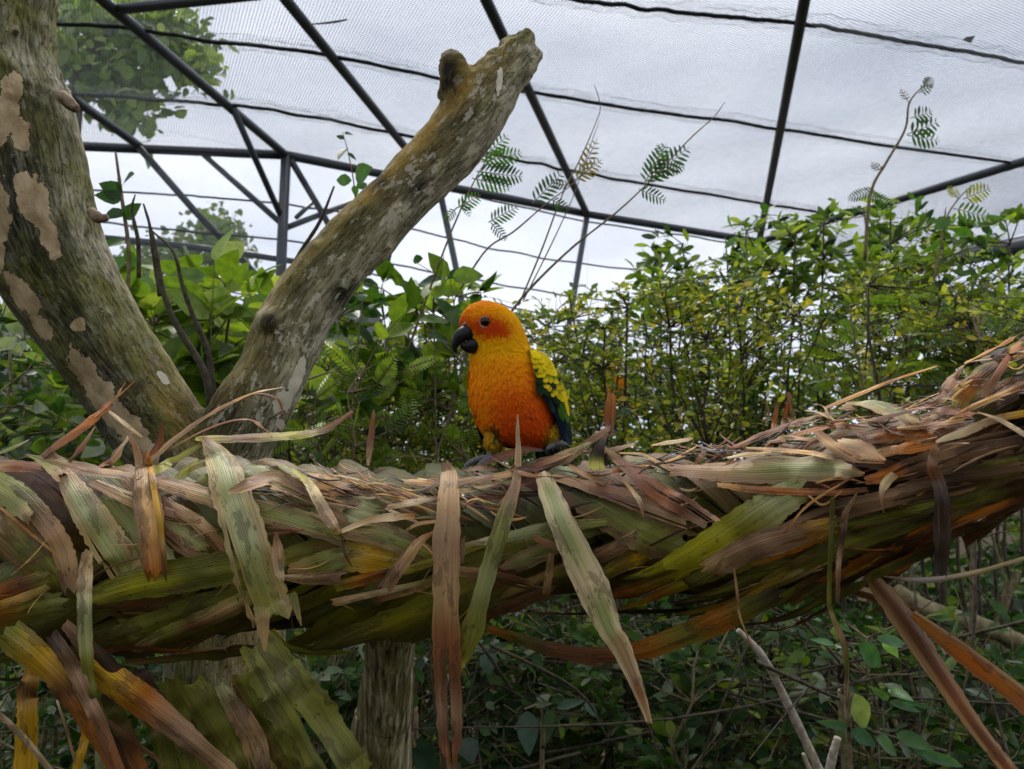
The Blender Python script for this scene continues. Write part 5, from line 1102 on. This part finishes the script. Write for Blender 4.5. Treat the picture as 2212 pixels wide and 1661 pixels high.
# dense rows along the far side of the aviary
k = 0
for x0, x1, tp, sd in ((-250, 260, 640, 1), (200, 700, 650, 2), (620, 1080, 700, 3), (1000, 1450, 715, 4), (1380, 1820, 710, 5), (1750, 2450, 690, 6)):
    shrub('hedge_shrub', ['dense dark shrub far behind the left tree stem', 'dense dark shrub behind the large leaved bush', 'dense dark shrub far behind the upper branch', 'dense dark shrub far behind the parrot', 'dense dark shrub behind the bush right of the parrot', 'dense dark shrub at the far right side'][k], 'shrub', x0, x1, tp, 1400, 3.0, 4.0, 560, 10, (.04, .075), .5, np.vstack([DK, MG]), 'small', 5, (.2, .5), seed=100+sd, mat=M_FARLEAF, group='shrubs along the far side', topbias=.8); k += 1
# small leaved thicket behind the bird
top1 = [(600, 800), (700, 740), (900, 690), (1000, 650), (1150, 655), (1250, 635), (1350, 610), (1450, 580), (1600, 560), (1800, 560), (2300, 600)]
for i, (x0, x1, b_, lab) in enumerate(((620, 900, 1060, 'small leaved bush between the upper branch and the parrot'), (860, 1130, 1060, 'small leaved bush directly behind the parrot'), (1090, 1370, 1050, 'airy small leaved bush just right of the parrot'), (1330, 1620, 1020, 'airy yellowish small leaved bush in the right middle'), (1580, 1900, 960, 'small leaved bush under the tall right shrub'), (1860, 2260, 900, 'small leaved bush at the right edge above the rail'))):
    shrub('small_leaf_bush', lab, 'bush', x0, x1, top1, b_, 1.35, 2.3, (340, 360, 330, 320, 290, 290)[i], 12, (.011, .023), .5, np.vstack([YG, YG, MG[:2], GYc[:1]]), 'small', 7, (.10, .28), seed=20+i, n_ind=150, group='small leaved bushes behind the rail', stem_r=.006, twigmat=M_DARKTWIG)
# tall shrub on the right with bright elliptical leaves
top2 = [(1370, 540), (1430, 480), (1500, 500), (1600, 470), (1700, 455), (1800, 430), (1900, 410), (2000, 410), (2080, 450), (2250, 520)]
shrub('tall_shrub', 'tall shrub with bright elliptical leaves at the upper right', 'shrub', 1370, 1830, top2, 680, 1.9, 2.5, 150, 10, (.030, .050), .42, np.vstack([MG, LGc, DK[2:]]), 'ellip', 6, (.15, .35), seed=40, n_ind=150, stem_r=.006, up=.9, twigmat=M_DARKTWIG, topbias=.75, group='tall shrubs on the right')
shrub('tall_shrub', 'tall shrub reaching the aviary pipe at the far right', 'shrub', 1800, 2280, top2, 700, 1.8, 2.4, 140, 10, (.030, .050), .42, np.vstack([MG, LGc, DK[2:]]), 'ellip', 6, (.15, .35), seed=41, n_ind=150, stem_r=.006, up=.9, twigmat=M_DARKTWIG, topbias=.75, group='tall shrubs on the right')
shrub('feathery_shrub', 'bright green feathery leaved shrub at the right above the rail', 'shrub', 1760, 2260, 640, 880, 1.45, 1.9, 60, 3, (.06, .10), .5, np.vstack([LGc, MG]), 'small', 4, (.15, .3), seed=43, pinn=True, stem_r=.004)
shrub('feathery_shrub', 'feathery leaved shrub low behind the upper branch', 'shrub', 640, 1010, 770, 1010, 1.2, 1.6, 46, 3, (.05, .08), .5, MG, 'small', 4, (.12, .25), seed=44, pinn=True, stem_r=.003)
# large leaved bush inside the fork
shrub('large_leaf_bush', 'bush with large bright leaves inside the fork of the tree', 'bush', 250, 640, [(240, 640), (330, 590), (450, 560), (600, 555), (660, 620)], 900, 1.25, 1.8, 72, 6, (.06, .105), .60, np.vstack([LGc, LGc, MG, MG]), 'ovate', 6, (.12, .3), seed=53, n_ind=260, up=.1, flat=.5, stem_r=.005, group='large leaved bushes')
shrub('large_leaf_bush', 'dull green leafy bush left of the tree stem', 'bush', -60, 250, [(-60, 650), (60, 640), (130, 760), (260, 900)], 1010, 1.05, 1.5, 70, 7, (.030, .05), .55, np.vstack([MG, GYc, DK[:2]]), 'ovate', 6, (.1, .25), seed=51, n_ind=200, flat=.4, group='large leaved bushes')
shrub('large_leaf_bush', 'upright leafy shrub between the upper branch and the parrot', 'bush', 700, 1050, [(700, 640), (780, 600), (860, 545), (960, 570), (1010, 620), (1060, 680)], 880, 1.25, 1.6, 46, 6, (.04, .066), .56, np.vstack([MG, DK, MG]), 'ovate', 7, (.1, .25), seed=52, n_ind=200, up=.7, stem_r=.004, flat=.3, twigmat=M_TWIG, group='large leaved bushes')
# understorey below the rail
for i, (x0, x1, lab) in enumerate(((-80, 420, 'dark undergrowth plant below the left end of the rail'), (560, 800, 'dark undergrowth plant left of the round post'), (880, 1330, 'dark undergrowth plant right of the round post'), (1300, 1750, 'dark undergrowth plant below the middle of the rail'), (1700, 2280, 'dark undergrowth plant below the right end of the rail'))):
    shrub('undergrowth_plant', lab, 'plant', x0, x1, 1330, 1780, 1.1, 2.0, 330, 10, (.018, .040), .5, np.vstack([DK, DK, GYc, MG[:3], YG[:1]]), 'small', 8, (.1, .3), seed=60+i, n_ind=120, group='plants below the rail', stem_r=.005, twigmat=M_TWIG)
for i, (x0, x1, lab) in enumerate(((-150, 700, 'shaded thicket far below the left end of the rail'), (650, 1400, 'shaded thicket far below the middle of the rail'), (1350, 2350, 'shaded thicket far below the right end of the rail'))):
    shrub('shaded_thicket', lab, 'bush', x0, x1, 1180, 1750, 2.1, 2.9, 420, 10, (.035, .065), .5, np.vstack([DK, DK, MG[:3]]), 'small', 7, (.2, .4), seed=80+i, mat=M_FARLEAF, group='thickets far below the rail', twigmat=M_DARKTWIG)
# bare twiggy tangle low down
for i in range(9):
    r = np.random.default_rng(300+i); root = empty('bare_twig_bush', at(900+i*150, 1900, 1.5)*np.array([1, 1, 0]), ['bare twig tangle beside the round post', 'bare twig tangle right of the hanging tan blade', 'bare twig tangle under the looped leaf', 'bare twig tangle left of the dark stems', 'bare twig tangle around the dark stems', 'bare twig tangle left of the leaning stick', 'bare twig tangle right of the leaning stick', 'bare twig tangle by the compound leaves', 'bare twig tangle under the orange leaf'][i], 'bush', 'bare twigs below the rail')
    ls = []
    for s in range(9):
        x, y, d = 900+i*150+r.uniform(-90, 90), r.uniform(1360, 1640), r.uniform(1.0, 1.8); p = at(x, y, d); v = r.normal(0, 1, 3)*np.array([.2, .1, .12]); ls.append((spline(np.array([p-v, p+r.normal(0, .02, 3), p+v]), 9), np.linspace(.0028, .0009, 9)))
        for _ in range(3): q = p+v*r.uniform(-.8, .8); w_ = r.normal(0, .06, 3); ls.append((np.array([q, q+w_*.5+r.normal(0, .008, 3), q+w_]), np.array([.0014, .001, .0006])))
    join_tubes('twigs', ls, M_DARKTWIG, root, 5, 'stuff')
    tube('stem', spline(np.array([at(900+i*150, 1900, 1.5)*np.array([1, 1, 0]), at(900+i*150+r.uniform(-30, 30), 1600, 1.5), at(900+i*150+r.uniform(-60, 60), 1390, 1.45)]), 20), np.linspace(.012, .005, 20)*r.uniform(.7, 1.5), M_DARKTWIG, root, 8)

# ------------------------------------------------------------------ single plants and sticks traced one by one
def stick(name, pts, wd, d, mat, label=None, cat='stick', parent=None, group=None, n=24):
    dd = np.interp(np.linspace(0, 1, len(pts)), np.linspace(0, 1, np.size(d)), np.atleast_1d(d)); P = spline(np.array([at(x, y, z) for (x, y), z in zip(pts, dd)]), n)
    wv = np.interp(np.linspace(0, 1, n), np.linspace(0, 1, np.size(wd)), np.atleast_1d(wd))*np.interp(np.linspace(0, 1, n), np.linspace(0, 1, len(dd)), dd)/FPX/2
    wv = wv*(1+.18*np.array([mnoise.noise((i*.8, pts[0][0], 0)) for i in range(n)])); V_, Q_ = tube_arr(P, wv, 8)
    o = obj(name, V_, quads_tris(Q_), mat, parent)
    return tag(o, label, cat, group) if parent is None else o
def frond(parent, p0, p1, d, pairs, lf, col, droop=0, name='pinnate_leaf'):
    A0, A1 = at(*p0, d), at(*p1, d*1.01); ln = np.linalg.norm(A1-A0); mid = (A0+A1)/2+U*droop*ln; Pr = spline(np.array([A0, mid, A1]), pairs+2); T = unit(np.gradient(Pr, axis=0)); S_ = unit(np.cross(T, -F)); L_ = [[], [], [], [], [], []]
    for i in range(1, pairs+1):
        sz = lf*ln*math.sin(math.pi*(.25+.6*i/pairs))
        for sg in (-1, 1):
            for l, v in zip(L_, (Pr[i], S_[i]*sg+T[i]*.6, -F+RNG.normal(0, .25, 3), sz, sz*.25, col*RNG.uniform(.9, 1.4))): l.append(v)
    o = build_leaves(name, L_, 'ellip', M_LEAF, parent, False); me = o.data
    V_, Q_ = tube_arr(Pr, np.linspace(.0012, .0005, len(Pr)), 4, caps=False); tube('rachis', Pr, np.linspace(.0012, .0005, len(Pr)), M_TWIG, o) if False else obj('rachis', V_+np.array(parent.location), Q_, M_TWIG, parent) if False else None
    ob = link('rachis', mesh_np('rachis', V_-np.array(parent.location), Q_, M_TWIG), o); return o
def sprig(label, path, wd, d, fr=(), lv=(), mat=M_TWIG, col=hexc('3f6420'), group='tall sprigs against the sky'):
    g = at(path[0][0], path[0][1], d); root = empty('leafy_sprig', (g[0], g[1], max(0, g[2]-.02)), label, 'sprig', group)
    stick('stem', path, wd, d, mat, parent=root)
    for p0, p1, pr, lf, c in fr: frond(root, p0, p1, d*RNG.uniform(.98, 1.02), pr, lf, c)
    for x, y, x2, y2, wr, c in lv:
        A0, A1 = at(x, y, d), at(x2, y2, d*RNG.uniform(.97, 1.03)); l_ = np.linalg.norm(A1-A0); single_leaf(root, A0, A1-A0, -F+RNG.normal(0, .25, 3), l_, l_*wr, c, 'ovate', M_LEAF)
    return root
gD, gM, gB = hexc('2f4d24'), hexc('456b26'), hexc('75662c')
sprig('green feathery sprig growing beside the upper branch', [(880, 760), (930, 620), (975, 500), (1020, 400), (1060, 330)], [6, 5, 4, 3, 2], 1.3,
      [((1030, 350), (1098, 292), 8, .3, gM), ((1040, 350), (1128, 330), 9, .3, gM), ((1030, 370), (1130, 382), 10, .32, gD), ((1020, 385), (1105, 405), 8, .3, gM), ((985, 450), (1040, 420), 7, .35, gM), ((985, 450), (960, 480), 6, .35, gM), ((1000, 430), (1015, 470), 6, .3, gM)])
sprig('sprig with brownish young leaf tips right of the upper branch', [(985, 640), (1050, 540), (1110, 500), (1180, 440), (1240, 395), (1285, 352)], [5, 4, 4, 3, 2, 2], 1.35,
      [((1055, 480), (1120, 445), 8, .3, gM), ((1060, 480), (1095, 520), 7, .3, gD), ((1150, 440), (1215, 372), 8, .28, gD), ((1190, 430), (1230, 455), 6, .35, gD), ((1240, 390), (1300, 345), 7, .3, gB), ((1230, 400), (1180, 395), 7, .3, gD), ((1255, 375), (1290, 300), 6, .25, gB)])
sprig('long thin sprig crossing the sky right of the parrot', [(1060, 740), (1130, 640), (1230, 540), (1330, 460), (1400, 395), (1490, 300), (1540, 255), (1566, 220)], [6, 6, 5, 4, 3, 3, 2, 1.5], 1.4,
      [((1390, 400), (1440, 310), 9, .26, gD), ((1400, 390), (1488, 318), 9, .28, gD), ((1420, 370), (1480, 360), 8, .3, gD), ((1380, 408), (1440, 435), 7, .3, gD), ((1440, 350), (1420, 310), 6, .3, gM)])
sprig('bare thin twig rising behind the aviary cable', [(1120, 660), (1170, 540), (1215, 420), (1255, 340), (1285, 270), (1297, 230), (1284, 182)], [4, 4, 3, 3, 2, 2, 1.2], 1.45)
sprig('second bare thin twig beside the first one', [(1130, 650), (1190, 530), (1240, 420), (1270, 330), (1295, 260)], [3, 3, 2, 2, 1], 1.47)
sprig('tall sprig with dark leaf tips at the upper right', [(1868, 560), (1880, 420), (1915, 350), (1955, 280), (1965, 220), (2000, 180)], [7, 7, 6, 5, 4, 2], 1.7,
      [((1960, 290), (2030, 262), 6, .34, gD), ((1960, 292), (2030, 305), 6, .34, gD), ((1968, 255), (2015, 240), 5, .4, gD), ((1995, 190), (2016, 168), 5, .4, hexc('3d3526')), ((1985, 200), (2015, 185), 4, .35, gD), ((1905, 370), (1882, 350), 4, .4, gD), ((1962, 220), (1945, 190), 4, .3, hexc('6b5c34')), ((1890, 410), (1830, 430), 9, .3, gD), ((1880, 420), (1930, 450), 9, .3, gD)])
sprig('sprig with yellow young leaves near the right edge', [(2010, 640), (2030, 540), (2045, 470), (2070, 430), (2100, 400)], [6, 5, 4, 3, 2], 1.7,
      [((2080, 430), (2140, 405), 7, .35, hexc('8a8a30')), ((2070, 430), (2050, 400), 6, .4, hexc('8a8a30')), ((2060, 450), (2140, 470), 7, .3, gM)], [(2050, 470, 2020, 495, .6, gM), (2060, 500, 2110, 505, .4, gM), (2030, 520, 2000, 545, .4, gM)])
sprig('dark leafed sprig behind the left tree stem', [(275, 640), (278, 540), (262, 420), (250, 330)], [9, 9, 8, 5], 1.2, (),
      [(265, 420, 215, 395, .8, gD), (265, 400, 285, 372, .8, gD), (262, 430, 205, 420, .6, gD), (268, 455, 225, 470, .5, gD), (270, 470, 300, 440, .5, gD), (270, 520, 215, 530, .5, gM), (270, 540, 300, 580, .5, gM), (275, 560, 225, 590, .5, gM), (255, 400, 240, 418, .8, gM)], M_TWIG)
sprig('sprig with round leaves left of the upper branch', [(770, 480), (765, 400), (752, 330), (740, 285)], [4, 3, 2, 1.5], 1.3, (), [(768, 385, 800, 360, .8, gM), (760, 390, 722, 388, .5, gM), (770, 405, 795, 395, .6, gM), (765, 400, 770, 425, .6, gM), (745, 300, 725, 292, .5, gD), (750, 320, 728, 340, .4, gD), (745, 290, 765, 288, .4, gD), (752, 330, 770, 345, .35, gD)], M_TWIG)
for lab, path, wd, d in (('dark bare branch inside the fork of the tree', [(455, 880), (440, 800), (380, 700), (350, 620), (335, 530), (310, 440)], [16, 15, 13, 11, 8, 4], 1.05), ('second dark bare branch inside the fork', [(462, 860), (450, 760), (420, 690), (395, 620), (375, 545), (330, 500)], [14, 12, 11, 9, 6, 4], 1.1),
                         ('short dark snag left of the fork', [(300, 600), (298, 520), (285, 455), (292, 420)], [10, 9, 7, 3], 1.08), ('dark stick leaning up against the upper branch', [(600, 650), (640, 560), (690, 480), (722, 402)], [10, 9, 8, 4], 1.15), ('snag with a forked tip by the left stem', [(345, 640), (330, 540), (322, 480), (310, 440)], [9, 8, 6, 3], 1.12)):
    stick('bare_branch', path, wd, d, M_DARKTWIG, lab, 'branch', group='bare branches by the fork')
stick('dead_stick', reg('F', [(355, 720), (430, 790), (540, 925), (680, 1200), (800, 1450), (890, 1650), (960, 1850)]), [10, 15, 18, 19, 21, 24, 26], .9, M_PALETWIG, 'leaning dead stick with pale bark below the rail')
stick('dead_stick', reg('F', [(1005, 1415), (965, 1560), (930, 1760)]), [15, 19, 22], .86, M_PALETWIG, 'short broken stick with a pale torn top')
stick('dead_stick', reg('F', [(780, 1520), (820, 1620), (850, 1700)]), [8, 11, 12], .88, M_PALETWIG, 'pale splinter beside the leaning stick')
for lab, pts, wd, d in (('dark upright stem under the looped leaf', reg('D', [(1960, 380), (1965, 700), (1970, 1000), (1990, 1400)]), [22, 24, 26, 30], 1.5), ('thin dark stem beside the upright one', reg('D', [(1915, 380), (1910, 700), (1900, 1200)]), [6, 7, 8], 1.45), ('grey upright stem right of the dark one', reg('D', [(2140, 330), (2130, 600), (2120, 900), (2110, 1300)]), [24, 26, 28, 30], 1.6),
                        ('pale mossy stem below the right end', reg('F', [(1880, 90), (1875, 400), (1880, 700), (1820, 1000), (1800, 1300), (1790, 1700)]), [9, 11, 13, 14, 15, 16], 1.3), ('leaning grey stem at the right edge', reg('F', [(2180, 330), (2100, 500), (2040, 700), (2000, 900), (1980, 1300)]), [14, 18, 20, 20, 22], 1.5), ('dark stem left of the pale mossy one', reg('F', [(1690, 380), (1690, 700), (1700, 1300)]), [12, 13, 14], 1.5)):
    stick('shrub_stem', pts, wd, d, M_DARKTWIG if 'dark' in lab else M_TWIG, lab, 'stem', group='bare stems below the rail')
stick('fallen_log', reg('F', [(1380, 470), (1600, 590), (1850, 670), (2050, 740), (2400, 900)]), [36, 40, 40, 38, 40], 1.35, simple('log_bark', hexc('5a5038'), hexc('9a8d6a'), 60, bump=.7), 'pale fallen log lying behind the orange leaf', 'log')
# big leaved seedlings below the rail
def seedling(label, stempts, d, leaves, cols):
    g = at(*stempts[0], d); root = empty('broad_leaf_plant', (g[0], g[1], 0), label, 'plant', group='broad leaved plants below the rail')
    P = [np.array([g[0], g[1], -.02])]+[at(x, y, d) for x, y in stempts]; tube('stem', spline(np.array(P), 20), np.linspace(.004, .0015, 20), M_TWIG, root, 6)
    for i, (p0, p1, wd) in enumerate(leaves):
        A0, A1 = at(*p0, d), at(*p1, d*RNG.uniform(.96, 1.02)); l_ = np.linalg.norm(A1-A0); single_leaf(root, A0, A1-A0, -F*.8+U*.5+RNG.normal(0, .2, 3), l_, wd*d/FPX, cols[i % len(cols)], 'ovate', M_LEAF)
RF = lambda *p: tuple(map(tuple, reg('F', p))); RDd = lambda *p: tuple(map(tuple, reg('D', p)))
seedling('plant with blue green compound leaves at the bottom right', reg('F', [(1090, 1700), (1080, 1370), (1060, 1000), (1040, 760)]), .95,
   [(*RF((1075, 1350), (865, 1312)), 20), (*RF((1090, 1365), (1262, 1472)), 34), (*RF((1250, 1420), (1415, 1530)), 40), (*RF((1380, 1390), (1630, 1490)), 36), (*RF((1470, 1465), (1850, 1618)), 34), (*RF((1415, 1445), (1655, 1605)), 16), (*RF((1330, 1105), (1490, 1165)), 28), (*RF((1335, 1170), (1228, 1092)), 18), (*RF((1335, 1183), (1555, 1248)), 20), (*RF((1400, 1175), (1660, 1235)), 10),
    (*RF((985, 820), (820, 768)), 18), (*RF((985, 812), (1080, 840)), 14), (*RF((1255, 780), (1465, 800)), 28), (*RF((1140, 810), (1310, 970)), 46), (*RF((900, 660), (800, 630)), 14), (*RF((960, 680), (1120, 735)), 12)], leafcols('4d7048', '3f6440', '5c8050', '4a6c3a'))
seedling('plant with a large pale drooping leaf at the bottom right', reg('F', [(1050, 1700), (1040, 1300), (1100, 1130)]), .98, [(*RF((1110, 1130), (1200, 1390)), 48), (*RF((1040, 1280), (1030, 1480)), 36), (*RF((1300, 790), (1400, 890)), 30)], leafcols('8d9c66', '5c6c40', '7fae3a'))
seedling('plant with two large hanging leaves below the middle', reg('D', [(1300, 1300), (1310, 1000), (1290, 740), (1180, 745)]), 1.05, [(*RDd((1200, 755), (1215, 1045)), 50), (*RDd((1330, 750), (1345, 985)), 48), (*RDd((1240, 730), (1370, 700)), 16), (*RDd((1390, 740), (1580, 680)), 24), (*RDd((1580, 700), (1660, 800)), 20), (*RDd((940, 380), (960, 520)), 44), (*RDd((940, 700), (990, 750)), 18)], leafcols('3c5340', '465c48', '4f6040', '3a5038'))
seedling('plant with dark broad leaves right of the round post', reg('D', [(480, 1300), (470, 1000), (460, 900)]), .95, [(*RDd((440, 950), (640, 1160)), 60), (*RDd((800, 930), (850, 1090)), 50), (*RDd((480, 640), (430, 760)), 30), (*RDd((540, 430), (470, 470)), 24), (*RDd((660, 820), (700, 900)), 24)], leafcols('2e4432', '263a2a', '3a5238'))
# corrugated grey sheet at the lower right
ms_, mt_, mo_ = newmat('galvanised_sheet'); b = NB(mt_); n1 = b.noise(b.vmul(b.n('NewGeometry').outputs['Position'], (40, 40, 6)), 1, 5, .6)
b.l(b.bsdf(b.ramp(n1, (.3, tuple(hexc('4a4f50'))), (.7, tuple(hexc('70767a')))), .6, .4), mo_.inputs[0])
c0, c1 = at(2120, 1440, 1.75), at(2420, 1440, 1.75); n = 80; t = np.linspace(0, 1, n); V = []
for z in (0, c0[2]):
    for i in range(n): p = c0+(c1-c0)*t[i]; V.append((p[0], p[1]+.008*math.sin(i*1.1), z-.02 if z == 0 else z))
i = np.arange(n-1); tag(obj('corrugated_sheet', V, np.stack([i, i+1, i+n+1, i+n], -1), ms_), 'grey corrugated metal sheet behind the hanging orange leaf', 'metal sheet')
# low grey wall along the far left side
p0, p1 = at(-300, 640, 4.4), at(820, 640, 4.8); V = []
for p in (p0, p1):
    for dy in (0, .15):
        for z in (-.05, p0[2]-.02): V.append((p[0], p[1]+dy, z))
tag(obj('low_wall', V, [(0, 4, 5, 1), (2, 3, 7, 6), (1, 5, 7, 3), (0, 1, 3, 2), (4, 6, 7, 5)], simple('grey_render', hexc('6a6a66'), hexc('8d8d88'), 9), smooth=False), 'low grey wall behind the large leaved bush', 'wall')

# ------------------------------------------------------------------ trees outside the aviary
def far_tree(name, label, base_px, d, crown, n_cl, n_lf, ln, cols, limbs, seed, group=None, rad=.12, kind='ovate'):
    r = np.random.default_rng(seed); g = at(base_px[0], base_px[1], d); root = empty(name, (g[0], g[1], 0), label, 'tree', group)
    tr = spline(np.array([[g[0], g[1], -.1], [g[0], g[1], g[2]*.5], g]), 14); tube('trunk', tr, np.linspace(rad*1.5, rad, 14), M_TWIG, root, 10)
    for lm in limbs:
        P = spline(np.array([at(x, y, d*(1+.02*r.normal())) for x, y, _ in lm]), 16); tube('limb', P, np.interp(np.linspace(0, 1, 16), np.linspace(0, 1, len(lm)), [w_*d/FPX/2 for _, _, w_ in lm]), M_TWIG, root, 8)
    L_ = [[], [], [], [], [], []]
    for k in range(n_cl):
        cx_, cy_, rx_, ry_ = crown[r.integers(len(crown))]; a_, q = r.uniform(0, 2*math.pi), math.sqrt(r.random()); p = at(cx_+math.cos(a_)*q*rx_, cy_+math.sin(a_)*q*ry_, d+r.normal(0, .06*d)); c = cols[r.integers(len(cols))]
        for _ in range(n_lf):
            l_ = r.uniform(*ln)
            for l, v in zip(L_, (p+r.normal(0, ln[1]*.8, 3), r.normal(0, 1, 3)+np.array([0, 0, -.5]), r.normal(0, .6, 3)+np.array([0, -.5, .6]), l_, l_*.75, c*r.uniform(.75, 1.25))): l.append(v)
    build_leaves('crown', L_, kind, M_FARLEAF, root); return root
TG = leafcols('6c8440', '7f9648', '5c7434', '95a858')
far_tree('broadleaf_tree', 'broad leaved tree overhanging the netting at the upper left', (150, 330), 6.5, [(200, 30, 90, 50), (300, 90, 100, 45), (400, 125, 36, 30), (255, 165, 50, 36), (330, 40, 60, 36), (275, 215, 22, 14), (150, 90, 36, 50)], 250, 8, (.07, .15), TG,
   [[(150, 330, 40), (170, 170, 34), (210, 100, 26), (250, 20, 18)], [(165, 200, 26), (230, 150, 22), (300, 130, 14), (360, 120, 8)], [(170, 190, 22), (130, 130, 16), (110, 90, 10)], [(210, 100, 18), (205, 40, 12), (200, -20, 8)]], 71)
far_tree('distant_tree', 'hazy tree top showing low beyond the netting left of the corner post', (450, 620), 22, [(470, 500, 36, 34), (420, 530, 60, 26), (500, 540, 40, 22)], 160, 7, (.12, .3), leafcols('5a6a4a', '67775a'), [[(450, 620, 16), (460, 540, 10), (470, 490, 6)]], 72, 'distant trees')
far_tree('distant_tree', 'hazy tree top low beyond the netting beside the left stem', (250, 640), 24, [(240, 600, 60, 30), (330, 560, 50, 22)], 120, 7, (.12, .3), leafcols('5a6a4a', '67775a'), [[(250, 640, 14), (260, 600, 8)]], 73, 'distant trees')

stick('caught_twig', [(675, 52), (700, 50), (725, 47), (750, 42)], [3, 4, 5, 3], 3.6, M_DARKTWIG, 'short dark twig caught on the roof netting beside a rafter', 'twig')
A0 = atz(2086, 80, HZ+.03); lf = obj('caught_leaf', [A0, A0+np.array([.05, 0, .008]), A0+np.array([.055, .05, 0]), A0+np.array([.01, .045, .012])], [(0, 1, 2, 3)], simple('dead_leaf', hexc('3a2418'), hexc('5a3624'), 40)); tag(lf, 'small dead leaf lying on the roof netting at the upper right', 'leaf')


# unseen shrubs added behind the viewer to shade the near side of the rail
for i, (x, y, h, lab) in enumerate(((-1.7, -1.3, 2.3, 'dense leafy shrub added unseen behind the viewer on the left for shade'), (0.1, -1.7, 2.4, 'dense leafy shrub added unseen straight behind the viewer for shade'), (1.9, -1.2, 2.3, 'dense leafy shrub added unseen behind the viewer on the right for shade'))):
    r = np.random.default_rng(500+i); root = empty('hedge_shrub', (x, y, 0), lab, 'shrub', 'unseen shrubs added behind the viewer for shade'); n = 2000
    for q in range(4): tube('stem', spline(np.array([[x+r.normal(0, .1), y+r.normal(0, .1), -.03], [x+r.normal(0, .2), y+r.normal(0, .15), h*.45], [x+r.normal(0, .5), y+r.normal(0, .3), h*.85]]), 14), np.linspace(.022, .006, 14), M_TWIG, root, 6)
    a_, rr_ = r.uniform(0, 2*math.pi, n), np.sqrt(r.random(n)); P = np.stack([x+np.cos(a_)*rr_*1.05, y+np.sin(a_)*rr_*.6, r.uniform(.1, 1, n)*h*(1-.2*rr_**2)], -1); l_ = r.uniform(.09, .16, n)
    build_leaves('foliage', [P, r.normal(0, 1, (n, 3)), r.normal(0, .6, (n, 3))+np.array([0, .5, .5]), l_, l_*.6, np.vstack([MG, DK])[r.integers(0, 10, n)]], 'ovate', M_LEAF, root)
